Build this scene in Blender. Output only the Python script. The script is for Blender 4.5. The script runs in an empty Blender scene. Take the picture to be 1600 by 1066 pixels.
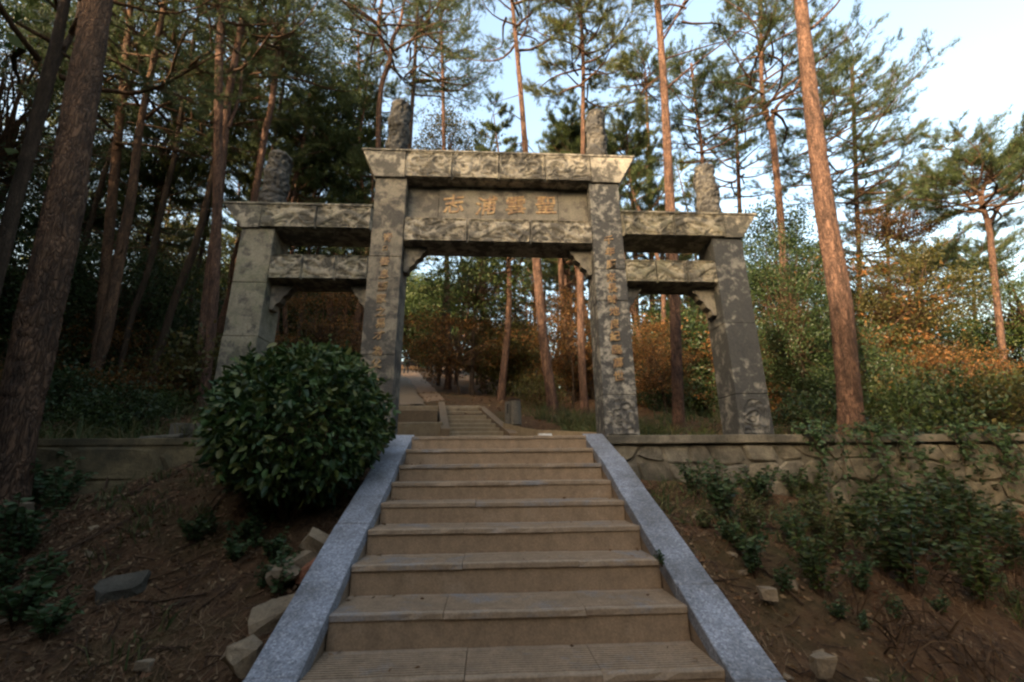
import bpy, bmesh, math, random
import numpy as np
from mathutils import Vector, Matrix

random.seed(7)
RNG = np.random.default_rng(7)
SC = bpy.context.scene
COL = SC.collection
rad = math.radians

# ------------------------------------------------------------------ camera
F_PX, PITCH, ROLL, YAW = 697.5, 0.2813, -0.0089, 0.0560      # focal length for a 1600 px wide frame
_rt = np.array([math.cos(YAW), -math.sin(YAW), 0.0]); _fw = np.array([math.sin(YAW), math.cos(YAW), 0.0]); _up = np.array([0, 0, 1.0])
_f2 = _fw * math.cos(PITCH) + _up * math.sin(PITCH); _u2 = -_fw * math.sin(PITCH) + _up * math.cos(PITCH)
CA = _rt * math.cos(ROLL) + _u2 * math.sin(ROLL); CB = -_rt * math.sin(ROLL) + _u2 * math.cos(ROLL); CC = _f2
cam_d = bpy.data.cameras.new('camera'); cam = bpy.data.objects.new('camera', cam_d); COL.objects.link(cam)
cam_d.sensor_fit = 'HORIZONTAL'; cam_d.sensor_width = 36.0; cam_d.lens = F_PX / 1600 * 36.0
cam_d.clip_start = 0.05; cam_d.clip_end = 2000
cam.matrix_world = Matrix(((CA[0], CB[0], -CC[0], 0), (CA[1], CB[1], -CC[1], 0), (CA[2], CB[2], -CC[2], 0), (0, 0, 0, 1)))
SC.camera = cam

# ------------------------------------------------------------------ sky, sun, exposure
SUN_EL, SUN_AZ = rad(17.0), math.atan2(-0.66, -0.75)          # the sun stands low, behind the camera and to its left
SDIR = Vector((math.sin(SUN_AZ) * math.cos(SUN_EL), math.cos(SUN_AZ) * math.cos(SUN_EL), math.sin(SUN_EL)))
W = bpy.data.worlds.new('World'); SC.world = W; W.use_nodes = True
nt = W.node_tree; bg = nt.nodes['Background']
sky = nt.nodes.new('ShaderNodeTexSky'); sky.sky_type = 'NISHITA'; sky.sun_disc = False
sky.sun_elevation = SUN_EL; sky.sun_rotation = SUN_AZ
sky.air_density = 1.5; sky.dust_density = 8.0; sky.ozone_density = 1.0
nt.links.new(sky.outputs[0], bg.inputs[0]); bg.inputs[1].default_value = 0.15
sl = bpy.data.lights.new('sun', 'SUN'); sl.energy = 2.5; sl.angle = rad(0.6); sl.color = (1.0, 0.76, 0.50)
sun = bpy.data.objects.new('sun', sl); COL.objects.link(sun)
sun.rotation_euler = SDIR.to_track_quat('Z', 'Y').to_euler()
SC.view_settings.view_transform = 'Standard'; SC.view_settings.look = 'None'
SC.view_settings.exposure = 2.42; SC.view_settings.gamma = 1.0; SC.view_settings.use_curve_mapping = False
SC.cycles.filter_width = 2.4
SC.cycles.max_bounces = 6; SC.cycles.diffuse_bounces = 3; SC.cycles.transparent_max_bounces = 4

# ------------------------------------------------------------------ helpers
def ray(x, y): return (x - 800) / F_PX * CA - (y - 533) / F_PX * CB + CC
def onY(x, y, Y):
    d = ray(x, y); return d * (Y / d[1])
def depth(P): return float(np.dot(P, CC))

def tag(o, label=None, cat=None, group=None, kind=None):
    if label: o['label'] = label
    if cat: o['category'] = cat
    if group: o['group'] = group
    if kind: o['kind'] = kind
    return o
def empty(name, loc=(0, 0, 0), rz=0, label=None, cat=None, group=None):
    o = bpy.data.objects.new(name, None); COL.objects.link(o); o.location = loc; o.rotation_euler[2] = rz
    o.empty_display_size = 0.1
    return tag(o, label, cat, group)
def link(name, me, parent=None):
    o = bpy.data.objects.new(name, me); COL.objects.link(o)
    if parent is not None: o.parent = parent
    return o
def mesh_np(name, V, Fq, mat, smooth=False):
    """V (n,3), Fq (m,k) all faces with the same number of corners"""
    me = bpy.data.meshes.new(name)
    V = np.asarray(V, np.float32); Fq = np.asarray(Fq, np.int32); m, k = Fq.shape
    me.vertices.add(len(V)); me.vertices.foreach_set('co', V.ravel())
    me.loops.add(m * k); me.loops.foreach_set('vertex_index', Fq.ravel())
    me.polygons.add(m); me.polygons.foreach_set('loop_start', np.arange(0, m * k, k, dtype=np.int32))
    me.update(calc_edges=True); me.validate()
    if smooth: me.polygons.foreach_set('use_smooth', np.ones(len(me.polygons), bool))
    if mat: me.materials.append(mat)
    return me
def from_bm(name, bm, mat, smooth=False):
    me = bpy.data.meshes.new(name); bmesh.ops.recalc_face_normals(bm, faces=bm.faces); bm.to_mesh(me); bm.free()
    if smooth: me.polygons.foreach_set('use_smooth', np.ones(len(me.polygons), bool))
    if mat: me.materials.append(mat)
    return me
def box_mesh(name, x0, x1, y0, y1, z0, z1, mat, bev=0.008, seg=2, jit=0.0):
    bm = bmesh.new(); bmesh.ops.create_cube(bm, size=1)
    for v in bm.verts:
        v.co = Vector((x0 if v.co.x < 0 else x1, y0 if v.co.y < 0 else y1, z0 if v.co.z < 0 else z1)) + Vector([random.uniform(-jit, jit) for _ in range(3)])
    if bev: bmesh.ops.bevel(bm, geom=bm.edges[:], offset=bev, segments=seg, affect='EDGES', profile=0.6)
    return from_bm(name, bm, mat)
def poly_prism(name, pts, y0, y1, mat, bev=0.0):
    """outline pts (x,z) extruded from y0 to y1"""
    bm = bmesh.new(); a = [bm.verts.new((x, y0, z)) for x, z in pts]; b = [bm.verts.new((x, y1, z)) for x, z in pts]; n = len(pts)
    bm.faces.new(a); bm.faces.new(b[::-1])
    for i in range(n): bm.faces.new((a[i], b[i], b[(i + 1) % n], a[(i + 1) % n]))
    if bev: bmesh.ops.bevel(bm, geom=bm.edges[:], offset=bev, segments=1, affect='EDGES')
    return from_bm(name, bm, mat)
def grid_mesh(name, X, Y, Z, mat, smooth=True):
    r, c = X.shape
    V = np.stack([X.ravel(), Y.ravel(), Z.ravel()], 1)
    i = np.arange(r * c).reshape(r, c)
    Fq = np.stack([i[:-1, :-1], i[:-1, 1:], i[1:, 1:], i[1:, :-1]], -1).reshape(-1, 4)
    return mesh_np(name, V, Fq, mat, smooth)

def vnoise(P, freq, seed=0):
    """cheap smooth value noise on (n,3) points"""
    P = np.asarray(P, float) * freq + seed * 17.31
    I = np.floor(P).astype(np.int64); f = P - I; f = f * f * (3 - 2 * f)
    def h(ix, iy, iz):
        n = (ix * 374761393 + iy * 668265263 + iz * 2147483647 + seed * 974634) & 0x7fffffff
        n = ((n ^ (n >> 13)) * 1274126177) & 0x7fffffff
        return ((n ^ (n >> 16)) & 0xffff) / 65535.0
    o = 0
    for dx in (0, 1):
        for dy in (0, 1):
            for dz in (0, 1):
                w = (f[:, 0] if dx else 1 - f[:, 0]) * (f[:, 1] if dy else 1 - f[:, 1]) * (f[:, 2] if dz else 1 - f[:, 2])
                o = o + w * h(I[:, 0] + dx, I[:, 1] + dy, I[:, 2] + dz)
    return o
def fbm(P, freq, seed=0, octv=3):
    o = 0; a = 0.5
    for k in range(octv): o = o + a * vnoise(P, freq * 2 ** k, seed + k); a *= 0.5
    return o

# ------------------------------------------------------------------ materials
def mat_new(name):
    m = bpy.data.materials.new(name); m.use_nodes = True; nt = m.node_tree
    b = nt.nodes['Principled BSDF']; return m, nt, b
def N(nt, t, **kw):
    n = nt.nodes.new(t)
    for k, v in kw.items():
        if k in n.inputs: n.inputs[k].default_value = v
        else: setattr(n, k, v)
    return n
def ramp(nt, fac, stops):
    r = nt.nodes.new('ShaderNodeValToRGB'); e = r.color_ramp.elements
    while len(e) < len(stops): e.new(0.5)
    for i, (p, c) in enumerate(stops): e[i].position = p; e[i].color = (*c, 1) if len(c) == 3 else c
    nt.links.new(fac, r.inputs[0]); return r.outputs[0]
def mix(nt, fac, a, b, mode='MIX'):
    m = nt.nodes.new('ShaderNodeMix'); m.data_type = 'RGBA'; m.blend_type = mode
    for s, v in ((m.inputs[0], fac), (m.inputs[6], a), (m.inputs[7], b)):
        if hasattr(v, 'is_output'): nt.links.new(v, s)
        elif isinstance(v, (int, float)): s.default_value = v
        else: s.default_value = (*v, 1)
    return m.outputs[2]
def coords(nt, scale=(1, 1, 1), world=True):
    if world: g = nt.nodes.new('ShaderNodeNewGeometry'); o = g.outputs['Position']
    else: g = nt.nodes.new('ShaderNodeTexCoord'); o = g.outputs['Object']
    mp = nt.nodes.new('ShaderNodeMapping'); mp.inputs['Scale'].default_value = scale
    nt.links.new(o, mp.inputs[0]); return mp.outputs[0]
def noise(nt, vec, scale, detail=4, rough=0.6, dist=0.0):
    n = N(nt, 'ShaderNodeTexNoise', Scale=scale, Detail=detail, Roughness=rough, Distortion=dist); nt.links.new(vec, n.inputs['Vector']); return n.outputs[0]
def bump(nt, b, h, strength=0.4, dist=0.02):
    n = N(nt, 'ShaderNodeBump', Strength=strength, Distance=dist); nt.links.new(h, n.inputs['Height']); nt.links.new(n.outputs[0], b.inputs['Normal'])

def m_stone(name, light, mid, dark, mould=0.5, moss=None, scale=1.0, streak=0.5):
    """weathered carved stone with black mould patches and run-off streaks"""
    m, nt, b = mat_new(name)
    p = coords(nt); ps = coords(nt, (11, 11, 0.9))
    big = noise(nt, p, 2.3 * scale, 4, 0.6, 0.5); mid_n = noise(nt, p, 7.5 * scale, 6, 0.62, 0.35); fine = noise(nt, p, 60, 3, 0.7)
    st = noise(nt, ps, 1.0, 4, 0.6)
    c = ramp(nt, noise(nt, p, 5.0, 5, 0.7, 0.3), [(0.36, mid), (0.52, light), (0.68, tuple(x * 1.18 for x in light))])
    t_ = 0.415 + 0.13 * mould
    blot = N(nt, 'ShaderNodeMix', data_type='FLOAT'); blot.inputs[0].default_value = 0.38; nt.links.new(mid_n, blot.inputs[2]); nt.links.new(big, blot.inputs[3])
    kk = ramp(nt, blot.outputs[0], [(t_ - 0.04, (1, 1, 1)), (t_ + 0.0, (0.6, 0.6, 0.6)), (t_ + 0.045, (0, 0, 0))])
    ks = ramp(nt, st, [(0.34, (1, 1, 1)), (0.50, (0, 0, 0))])
    kk = mix(nt, streak * 0.6, kk, ks, 'LIGHTEN')
    sc = N(nt, 'ShaderNodeMath', operation='MULTIPLY'); sc.inputs[1].default_value = 0.90; nt.links.new(kk, sc.inputs[0])
    c = mix(nt, sc.outputs[0], c, dark)
    if moss:
        mo = ramp(nt, noise(nt, p, 3.3, 5, 0.7, 0.8), [(0.50, (0, 0, 0)), (0.68, (0.75, 0.75, 0.75))])
        c = mix(nt, mo, c, moss)
    fr = ramp(nt, fine, [(0.35, (0.72, 0.72, 0.72)), (0.65, (1.12, 1.12, 1.12))])
    c = mix(nt, 1.0, c, fr, 'MULTIPLY')
    nt.links.new(c, b.inputs['Base Color']); b.inputs['Roughness'].default_value = 0.85
    hh = mix(nt, 0.35, mid_n, fine)
    bump(nt, b, hh, 0.55, 0.02)
    return m
TAN, TANM, BLK = (0.30, 0.268, 0.212), (0.185, 0.165, 0.132), (0.040, 0.040, 0.042)
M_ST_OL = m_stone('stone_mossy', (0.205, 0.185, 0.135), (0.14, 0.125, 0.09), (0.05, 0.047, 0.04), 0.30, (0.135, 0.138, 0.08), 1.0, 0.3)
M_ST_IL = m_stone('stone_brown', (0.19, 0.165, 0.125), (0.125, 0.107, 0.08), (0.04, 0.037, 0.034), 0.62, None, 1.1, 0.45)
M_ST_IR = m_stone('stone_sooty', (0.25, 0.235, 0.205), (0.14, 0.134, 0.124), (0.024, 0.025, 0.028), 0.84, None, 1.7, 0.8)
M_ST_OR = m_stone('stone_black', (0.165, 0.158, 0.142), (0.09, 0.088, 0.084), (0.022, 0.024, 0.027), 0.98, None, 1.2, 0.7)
M_BEAM = m_stone('stone_beam', TAN, TANM, (0.05, 0.045, 0.038), 0.56, None, 1.2, 0.35)
M_BEAM_S = m_stone('stone_side_beam', (0.25, 0.222, 0.168), (0.155, 0.138, 0.105), (0.036, 0.034, 0.029), 0.70, (0.175, 0.165, 0.11), 1.2, 0.4)
M_PANEL = m_stone('stone_panel', (0.165, 0.148, 0.12), (0.12, 0.107, 0.088), (0.055, 0.05, 0.046), 0.42, None, 0.9, 0.25)
M_FIN = m_stone('stone_finial', (0.095, 0.085, 0.069), (0.05, 0.046, 0.04), (0.02, 0.019, 0.018), 0.85, None, 1.6, 0.5)

def m_gold():
    m, nt, b = mat_new('worn_gold_paint'); p = coords(nt)
    n = noise(nt, p, 20, 4, 0.75)
    c = ramp(nt, n, [(0.36, (0.12, 0.095, 0.072)), (0.43, (0.165, 0.085, 0.042)), (0.52, (0.28, 0.175, 0.075)), (0.68, (0.37, 0.26, 0.12))])
    nt.links.new(c, b.inputs['Base Color']); b.inputs['Roughness'].default_value = 0.6
    return m
M_GOLD = m_gold()

def m_granite():
    m, nt, b = mat_new('speckled_granite'); p = coords(nt)
    v = N(nt, 'ShaderNodeTexVoronoi', Scale=100.0); nt.links.new(p, v.inputs['Vector'])
    s1 = noise(nt, p, 120, 2, 0.6); s2 = noise(nt, p, 2.2, 5, 0.7)
    sep = N(nt, 'ShaderNodeSeparateColor'); nt.links.new(v.outputs['Color'], sep.inputs[0])
    c = ramp(nt, sep.outputs[0], [(0.0, (0.07, 0.075, 0.09)), (0.35, (0.165, 0.175, 0.205)), (0.75, (0.25, 0.265, 0.305)), (1.0, (0.44, 0.45, 0.475))])
    c = mix(nt, 0.5, c, ramp(nt, s1, [(0.35, (0.10, 0.105, 0.125)), (0.65, (0.30, 0.315, 0.36))]))
    d = ramp(nt, s2, [(0.36, (0.50, 0.47, 0.43)), (0.58, (1.0, 1.0, 1.0))])
    c = mix(nt, 1.0, c, d, 'MULTIPLY')
    nt.links.new(c, b.inputs['Base Color']); b.inputs['Roughness'].default_value = 0.6
    bump(nt, b, s1, 0.15, 0.004); return m
M_GRAN = m_granite()

def m_step(name, a, bcol, clean, cleanamt):
    m, nt, b = mat_new(name); p = coords(nt); ps = coords(nt, (2, 2, 0.9))
    n1 = noise(nt, p, 2.2, 6, 0.68, 0.5); n2 = noise(nt, p, 14, 5, 0.7); st = noise(nt, ps, 4.5, 4, 0.6); n3 = noise(nt, p, 90, 2, 0.6)
    c = ramp(nt, n1, [(0.32, bcol), (0.62, a)])
    c = mix(nt, 0.55, c, ramp(nt, n2, [(0.3, tuple(x * 0.62 for x in a)), (0.7, tuple(x * 1.22 for x in a))]))
    c = mix(nt, ramp(nt, st, [(0.38, (0.22, 0.22, 0.22)), (0.54, (0, 0, 0))]), c, tuple(x * 0.6 for x in bcol))
    c = mix(nt, ramp(nt, noise(nt, p, 3.1, 5, 0.7, 0.3), [(0.60 - cleanamt, (0, 0, 0)), (0.74 - cleanamt, (0.8, 0.8, 0.8))]), c, clean)
    c = mix(nt, 1.0, c, ramp(nt, n3, [(0.3, (0.8, 0.8, 0.8)), (0.7, (1.15, 1.15, 1.15))]), 'MULTIPLY')
    nt.links.new(c, b.inputs['Base Color']); b.inputs['Roughness'].default_value = 0.9
    bump(nt, b, mix(nt, 0.5, n2, n3), 0.3, 0.008); return m
M_RISER = m_step('muddy_riser', (0.275, 0.192, 0.122), (0.200, 0.136, 0.083), (0.305, 0.228, 0.158), 0.03)
M_TREAD = m_step('ribbed_tread', (0.255, 0.185, 0.122), (0.19, 0.132, 0.083), (0.175, 0.172, 0.175), 0.07)
M_CONC = m_step('old_concrete', (0.21, 0.16, 0.10), (0.15, 0.11, 0.065), (0.26, 0.22, 0.165), 0.0)
M_PAVE = m_step('path_concrete', (0.165, 0.112, 0.064), (0.118, 0.078, 0.042), (0.19, 0.14, 0.09), -0.02)

def m_rubble(name, cols, dark):
    m, nt, b = mat_new(name); p = coords(nt)
    g = nt.nodes.new('ShaderNodeObjectInfo')
    n1 = noise(nt, p, 9, 6, 0.7, 0.5); n2 = noise(nt, p, 2.2, 5, 0.7, 0.3); n3 = noise(nt, p, 70, 3, 0.6)
    base = ramp(nt, g.outputs['Random'], [(i / (len(cols) - 1), c) for i, c in enumerate(cols)])
    c = mix(nt, 0.6, base, ramp(nt, n1, [(0.32, tuple(x * 0.45 for x in cols[0])), (0.7, tuple(min(1, x * 1.35) for x in cols[-1]))]))
    c = mix(nt, ramp(nt, n2, [(0.40, (0.9, 0.9, 0.9)), (0.62, (0, 0, 0))]), c, dark)
    c = mix(nt, 1.0, c, ramp(nt, n3, [(0.3, (0.75, 0.75, 0.75)), (0.7, (1.15, 1.15, 1.15))]), 'MULTIPLY')
    nt.links.new(c, b.inputs['Base Color']); b.inputs['Roughness'].default_value = 0.92
    bump(nt, b, mix(nt, 0.4, n1, n3), 0.6, 0.02); return m
M_RUB = m_rubble('rubble_stone', [(0.135, 0.11, 0.075), (0.185, 0.16, 0.12), (0.165, 0.158, 0.145), (0.235, 0.205, 0.15)], (0.048, 0.042, 0.030))
M_RUBL = m_rubble('rubble_ochre', [(0.150, 0.110, 0.052), (0.20, 0.148, 0.070), (0.155, 0.118, 0.062)], (0.050, 0.040, 0.020))
M_CAP = m_rubble('wall_coping', [(0.14, 0.122, 0.09), (0.175, 0.152, 0.115)], (0.05, 0.045, 0.034))
M_ROCK = m_rubble('loose_rock', [(0.23, 0.18, 0.115), (0.29, 0.225, 0.15), (0.24, 0.165, 0.095)], (0.12, 0.088, 0.055))
M_ROCKD = m_rubble('dark_rock', [(0.075, 0.066, 0.05), (0.095, 0.08, 0.058)], (0.035, 0.03, 0.02))
M_BRICK = m_rubble('broken_brick', [(0.30, 0.10, 0.045), (0.34, 0.13, 0.06)], (0.16, 0.07, 0.04))

def m_ground():
    m, nt, b = mat_new('forest_floor'); p = coords(nt)
    n1 = noise(nt, p, 1.1, 6, 0.7, 0.4); n2 = noise(nt, p, 11, 6, 0.75, 0.4); n3 = noise(nt, p, 55, 4, 0.7)
    v = N(nt, 'ShaderNodeTexVoronoi', Scale=28.0); nt.links.new(p, v.inputs['Vector'])
    sep = N(nt, 'ShaderNodeSeparateColor'); nt.links.new(v.outputs['Color'], sep.inputs[0])
    c = ramp(nt, n1, [(0.35, (0.046, 0.025, 0.014)), (0.6, (0.082, 0.044, 0.022))])
    c = mix(nt, 0.5, c, ramp(nt, n2, [(0.32, (0.035, 0.022, 0.013)), (0.7, (0.122, 0.065, 0.033))]))
    c = mix(nt, 0.35, c, ramp(nt, sep.outputs[0], [(0.0, (0.03, 0.018, 0.01)), (0.6, (0.11, 0.06, 0.028)), (1.0, (0.15, 0.095, 0.052))]))
    c = mix(nt, ramp(nt, noise(nt, p, 0.8, 4, 0.6), [(0.52, (0, 0, 0)), (0.66, (0.6, 0.6, 0.6))]), c, (0.036, 0.042, 0.014))
    nt.links.new(c, b.inputs['Base Color']); b.inputs['Roughness'].default_value = 1.0; b.inputs['Specular IOR Level'].default_value = 0.15
    bump(nt, b, mix(nt, 0.5, n2, n3), 1.0, 0.04); return m
M_GROUND = m_ground()
M_DIRT = m_step('dirt_track', (0.21, 0.128, 0.070), (0.145, 0.085, 0.045), (0.25, 0.165, 0.098), 0.0)

def m_bark(name, low, high, crack, z0=2.0, z1=8.0, sc=1.0):
    m, nt, b = mat_new(name)
    p = coords(nt, (1, 1, 0.22)); q = coords(nt)
    v = N(nt, 'ShaderNodeTexVoronoi', Scale=30.0 * sc, feature='DISTANCE_TO_EDGE')
    w = N(nt, 'ShaderNodeVectorMath', operation='ADD')
    dn = N(nt, 'ShaderNodeTexNoise', Scale=9.0 * sc, Detail=3.0); nt.links.new(p, dn.inputs['Vector'])
    sc_ = N(nt, 'ShaderNodeVectorMath', operation='SCALE'); sc_.inputs['Scale'].default_value = 0.24 / sc; nt.links.new(dn.outputs['Color'], sc_.inputs[0])
    nt.links.new(p, w.inputs[0]); nt.links.new(sc_.outputs[0], w.inputs[1]); nt.links.new(w.outputs[0], v.inputs['Vector'])
    sx = N(nt, 'ShaderNodeSeparateXYZ'); nt.links.new(q, sx.inputs[0])
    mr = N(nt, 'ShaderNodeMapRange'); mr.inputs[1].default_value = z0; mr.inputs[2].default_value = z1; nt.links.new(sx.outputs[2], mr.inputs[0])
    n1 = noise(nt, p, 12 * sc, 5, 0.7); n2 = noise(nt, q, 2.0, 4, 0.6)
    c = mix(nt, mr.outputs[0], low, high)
    c = mix(nt, 0.75, c, ramp(nt, n1, [(0.34, tuple(x * 0.3 for x in low)), (0.72, tuple(x * 1.5 for x in high))]))
    c = mix(nt, ramp(nt, v.outputs['Distance'], [(0.0, (0.75, 0.75, 0.75)), (0.12, (0, 0, 0))]), c, crack)
    c = mix(nt, ramp(nt, n2, [(0.3, (0.5, 0.5, 0.5)), (0.5, (0, 0, 0))]), c, tuple(x * 0.5 for x in low))
    nt.links.new(c, b.inputs['Base Color']); b.inputs['Roughness'].default_value = 0.95; b.inputs['Specular IOR Level'].default_value = 0.2
    hh = ramp(nt, v.outputs['Distance'], [(0.0, (0, 0, 0)), (0.22, (1, 1, 1))])
    bump(nt, b, mix(nt, 0.4, hh, n1), 0.9, 0.03 / sc); return m
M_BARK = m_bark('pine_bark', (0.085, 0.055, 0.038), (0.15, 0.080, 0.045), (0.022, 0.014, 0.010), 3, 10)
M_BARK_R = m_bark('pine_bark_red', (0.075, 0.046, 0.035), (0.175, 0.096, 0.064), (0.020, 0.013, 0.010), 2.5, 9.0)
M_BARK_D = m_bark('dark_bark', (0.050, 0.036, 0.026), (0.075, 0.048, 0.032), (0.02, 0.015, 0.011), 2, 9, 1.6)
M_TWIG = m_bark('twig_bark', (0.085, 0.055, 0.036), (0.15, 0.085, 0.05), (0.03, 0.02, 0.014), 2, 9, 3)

def m_leaf(name, cols, rough=0.6, trans=0.35, spec=0.3, patch=None):
    m, nt, b = mat_new(name); g = nt.nodes.new('ShaderNodeNewGeometry')
    oi_ = nt.nodes.new('ShaderNodeObjectInfo'); ad = N(nt, 'ShaderNodeMath', operation='ADD'); fr_ = N(nt, 'ShaderNodeMath', operation='FRACT')
    nt.links.new(g.outputs['Random Per Island'], ad.inputs[0]); nt.links.new(oi_.outputs['Random'], ad.inputs[1]); nt.links.new(ad.outputs[0], fr_.inputs[0])
    c = ramp(nt, fr_.outputs[0], [(i / (len(cols) - 1), x) for i, x in enumerate(cols)])
    if patch:
        oi = nt.nodes.new('ShaderNodeTexCoord')
        pn = N(nt, 'ShaderNodeTexNoise', Scale=0.9, Detail=3.0); nt.links.new(oi.outputs['Object'], pn.inputs['Vector'])
        c = mix(nt, ramp(nt, pn.outputs[0], [(0.44, (0, 0, 0)), (0.62, (0.75, 0.75, 0.75))]), c, patch)
    nt.links.new(c, b.inputs['Base Color']); b.inputs['Roughness'].default_value = rough; b.inputs['Specular IOR Level'].default_value = spec
    t = nt.nodes.new('ShaderNodeBsdfTranslucent'); nt.links.new(c, t.inputs[0])
    ms = nt.nodes.new('ShaderNodeMixShader'); ms.inputs[0].default_value = trans
    out = nt.nodes['Material Output']
    nt.links.new(b.outputs[0], ms.inputs[1]); nt.links.new(t.outputs[0], ms.inputs[2]); nt.links.new(ms.outputs[0], out.inputs[0])
    return m
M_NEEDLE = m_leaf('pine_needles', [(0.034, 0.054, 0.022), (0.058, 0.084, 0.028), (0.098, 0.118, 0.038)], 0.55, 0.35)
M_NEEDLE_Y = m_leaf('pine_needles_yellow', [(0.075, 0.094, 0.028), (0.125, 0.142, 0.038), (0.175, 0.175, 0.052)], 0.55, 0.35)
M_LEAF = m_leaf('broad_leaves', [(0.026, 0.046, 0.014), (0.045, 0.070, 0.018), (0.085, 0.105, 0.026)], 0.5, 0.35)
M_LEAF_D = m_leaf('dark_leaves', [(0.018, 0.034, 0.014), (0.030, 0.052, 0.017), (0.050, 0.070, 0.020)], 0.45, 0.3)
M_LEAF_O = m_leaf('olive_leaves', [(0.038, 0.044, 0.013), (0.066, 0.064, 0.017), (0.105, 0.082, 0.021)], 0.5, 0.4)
M_RUST = m_leaf('rust_leaves', [(0.060, 0.028, 0.010), (0.150, 0.064, 0.018), (0.225, 0.105, 0.030), (0.050, 0.046, 0.015), (0.030, 0.030, 0.011)], 0.6, 0.4)
M_CAM = m_leaf('glossy_leaves', [(0.016, 0.036, 0.013), (0.026, 0.058, 0.017), (0.044, 0.082, 0.021), (0.066, 0.102, 0.026), (0.115, 0.118, 0.032)], 0.46, 0.15, 0.32)
M_WEED = m_leaf('weed_leaves', [(0.028, 0.055, 0.022), (0.045, 0.082, 0.030), (0.070, 0.105, 0.038)], 0.5, 0.3)
M_GRASS = m_leaf('grass_blades', [(0.030, 0.050, 0.014), (0.055, 0.078, 0.022), (0.095, 0.095, 0.034), (0.15, 0.115, 0.055)], 0.6, 0.3)
M_DEAD = m_leaf('dead_fern', [(0.040, 0.022, 0.012), (0.068, 0.038, 0.018), (0.10, 0.06, 0.030)], 0.8, 0.25)
M_LITTER = m_leaf('fallen_leaves', [(0.055, 0.030, 0.016), (0.105, 0.055, 0.026), (0.165, 0.095, 0.048), (0.21, 0.145, 0.08), (0.13, 0.05, 0.022)], 0.8, 0.1)

def m_plain(name, c, rough=0.8):
    m, nt, b = mat_new(name); p = coords(nt); n = noise(nt, p, 30, 4, 0.6)
    nt.links.new(ramp(nt, n, [(0.3, tuple(x * 0.7 for x in c)), (0.7, tuple(x * 1.2 for x in c))]), b.inputs['Base Color']); b.inputs['Roughness'].default_value = rough
    return m
M_BLACK = m_plain('dark_cloth', (0.012, 0.013, 0.016)); M_SKIN = m_plain('skin', (0.30, 0.17, 0.11), 0.6); M_GREY = m_plain('grey_stone', (0.115, 0.098, 0.075))
M_NICHE_SHADE = m_plain('bin_slot_shade', (0.012, 0.010, 0.008)); M_BLUE = m_plain('jacket_cloth', (0.02, 0.035, 0.03))

# ------------------------------------------------------------------ terrain
XC, SW = 0.124, 1.746                                        # staircase centre and clear width
STEP_Y = [4.55, 4.27, 3.99, 3.71, 3.39, 3.08, 2.77, 2.44, 2.12]; STEP_Z = [0.330, 0.192, 0.052, -0.084, -0.218, -0.356, -0.500, -0.653, -0.806]
for k in range(11): STEP_Y.append(STEP_Y[-1] - 0.32); STEP_Z.append(STEP_Z[-1] - 0.146)
ZP = 0.33
PATH_Y = [8.7, 14, 24, 34, 44, 60]; PATH_Z = [float(onY(640, q, Y_)[2]) for q, Y_ in zip((634, 612, 592, 584, 577, 562), PATH_Y)]
def sm(a, b, x): t = np.clip((x - a) / (b - a), 0, 1); return t * t * (3 - 2 * t)
def terrain(x, y, detail=True):
    x = np.asarray(x, float); y = np.asarray(y, float)
    dx = x - XC
    line = ZP - (4.55 - y) * 0.455
    far = -1.65 - 1.0 + (y + 1.8) * 0.24
    zf = np.where(y > -1.8, line, np.maximum(far, -13))
    offR = 0.24 + 0.20 * sm(3.4, 4.5, y) + 0.34 * sm(1.2, 4.5, dx); offL = 0.26 - 0.16 * sm(1.3, 2.6, -dx) * sm(2.8, 4.4, y) + 0.46 * sm(2.2, 4.2, -dx)
    off = np.where(dx > 0, offR, offL)
    off = np.where(np.abs(dx) < 1.06, 0.50, off)
    zf = zf - off
    # unseen ridge added behind the camera, raised to block the low sun
    s = -(x * SDIR.x + y * SDIR.y) / math.hypot(SDIR.x, SDIR.y); s = -s
    zf = zf + 37.4 * sm(26, 62, s) 
    # terrace and hill behind the gate
    rise = np.maximum(0, y - 6.4)
    k = 0.235 * (1 - sm(1.5, 9.0, x - 0.05 * rise)) - 0.03 * sm(8, 20, x)
    zb = ZP - 0.02 + rise * k * sm(6.2, 7.4, y) + 0.25 * sm(1.6, 3.4, np.abs(x - 0.2)) * sm(5.8, 7.5, y)
    zb = np.where(y > 120, zb - (y - 120) * k * 0.8, zb)
    pz = np.interp(y, PATH_Y, PATH_Z); pz = pz + np.maximum(0, y - 60) * .26; wp = np.exp(-(np.maximum(0, np.abs(x - path_x(y)) - 0.9) / 1.4) ** 2) * sm(7.6, 8.8, y)
    zb = zb * (1 - wp) + (pz - 0.10) * wp
    w = sm(4.60, 4.74, y)
    z = zf * (1 - w) + zb * w
    if detail:
        P = np.stack([x.ravel(), y.ravel(), np.zeros(x.size)], 1)
        n = (fbm(P, 1.3, 3, 3) - 0.44).reshape(x.shape) * 0.18 + (fbm(P, 4.5, 5, 3) - 0.44).reshape(x.shape) * 0.12
        keep = np.where((y > 4.5), sm(5.6, 7.5, y), 1.0) * np.where((np.abs(dx) < 1.3) & (y < 4.7), 0.3, 1.0)
        onpath = 1 - np.exp(-((x - path_x(y)) / 1.3) ** 2) * (y > 5)
        z = z + n * keep * onpath
    return z
PX_X = [float(onY(q, 600, Y_)[0]) for q, Y_ in zip((655, 646, 640, 634, 634, 634), PATH_Y)]
def path_x(y): return np.interp(y, [6.0, 8.0] + PATH_Y, [-0.2, -0.4] + PX_X)
def axis(a, b, c, d, fine, coarse):
    lo = b - np.geomspace(fine, max(b - a, fine * 2), coarse)[::-1]; hi = c + np.geomspace(fine, max(d - c, fine * 2), coarse)
    return np.concatenate([lo, np.arange(b, c + 1e-6, fine), hi])
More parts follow.
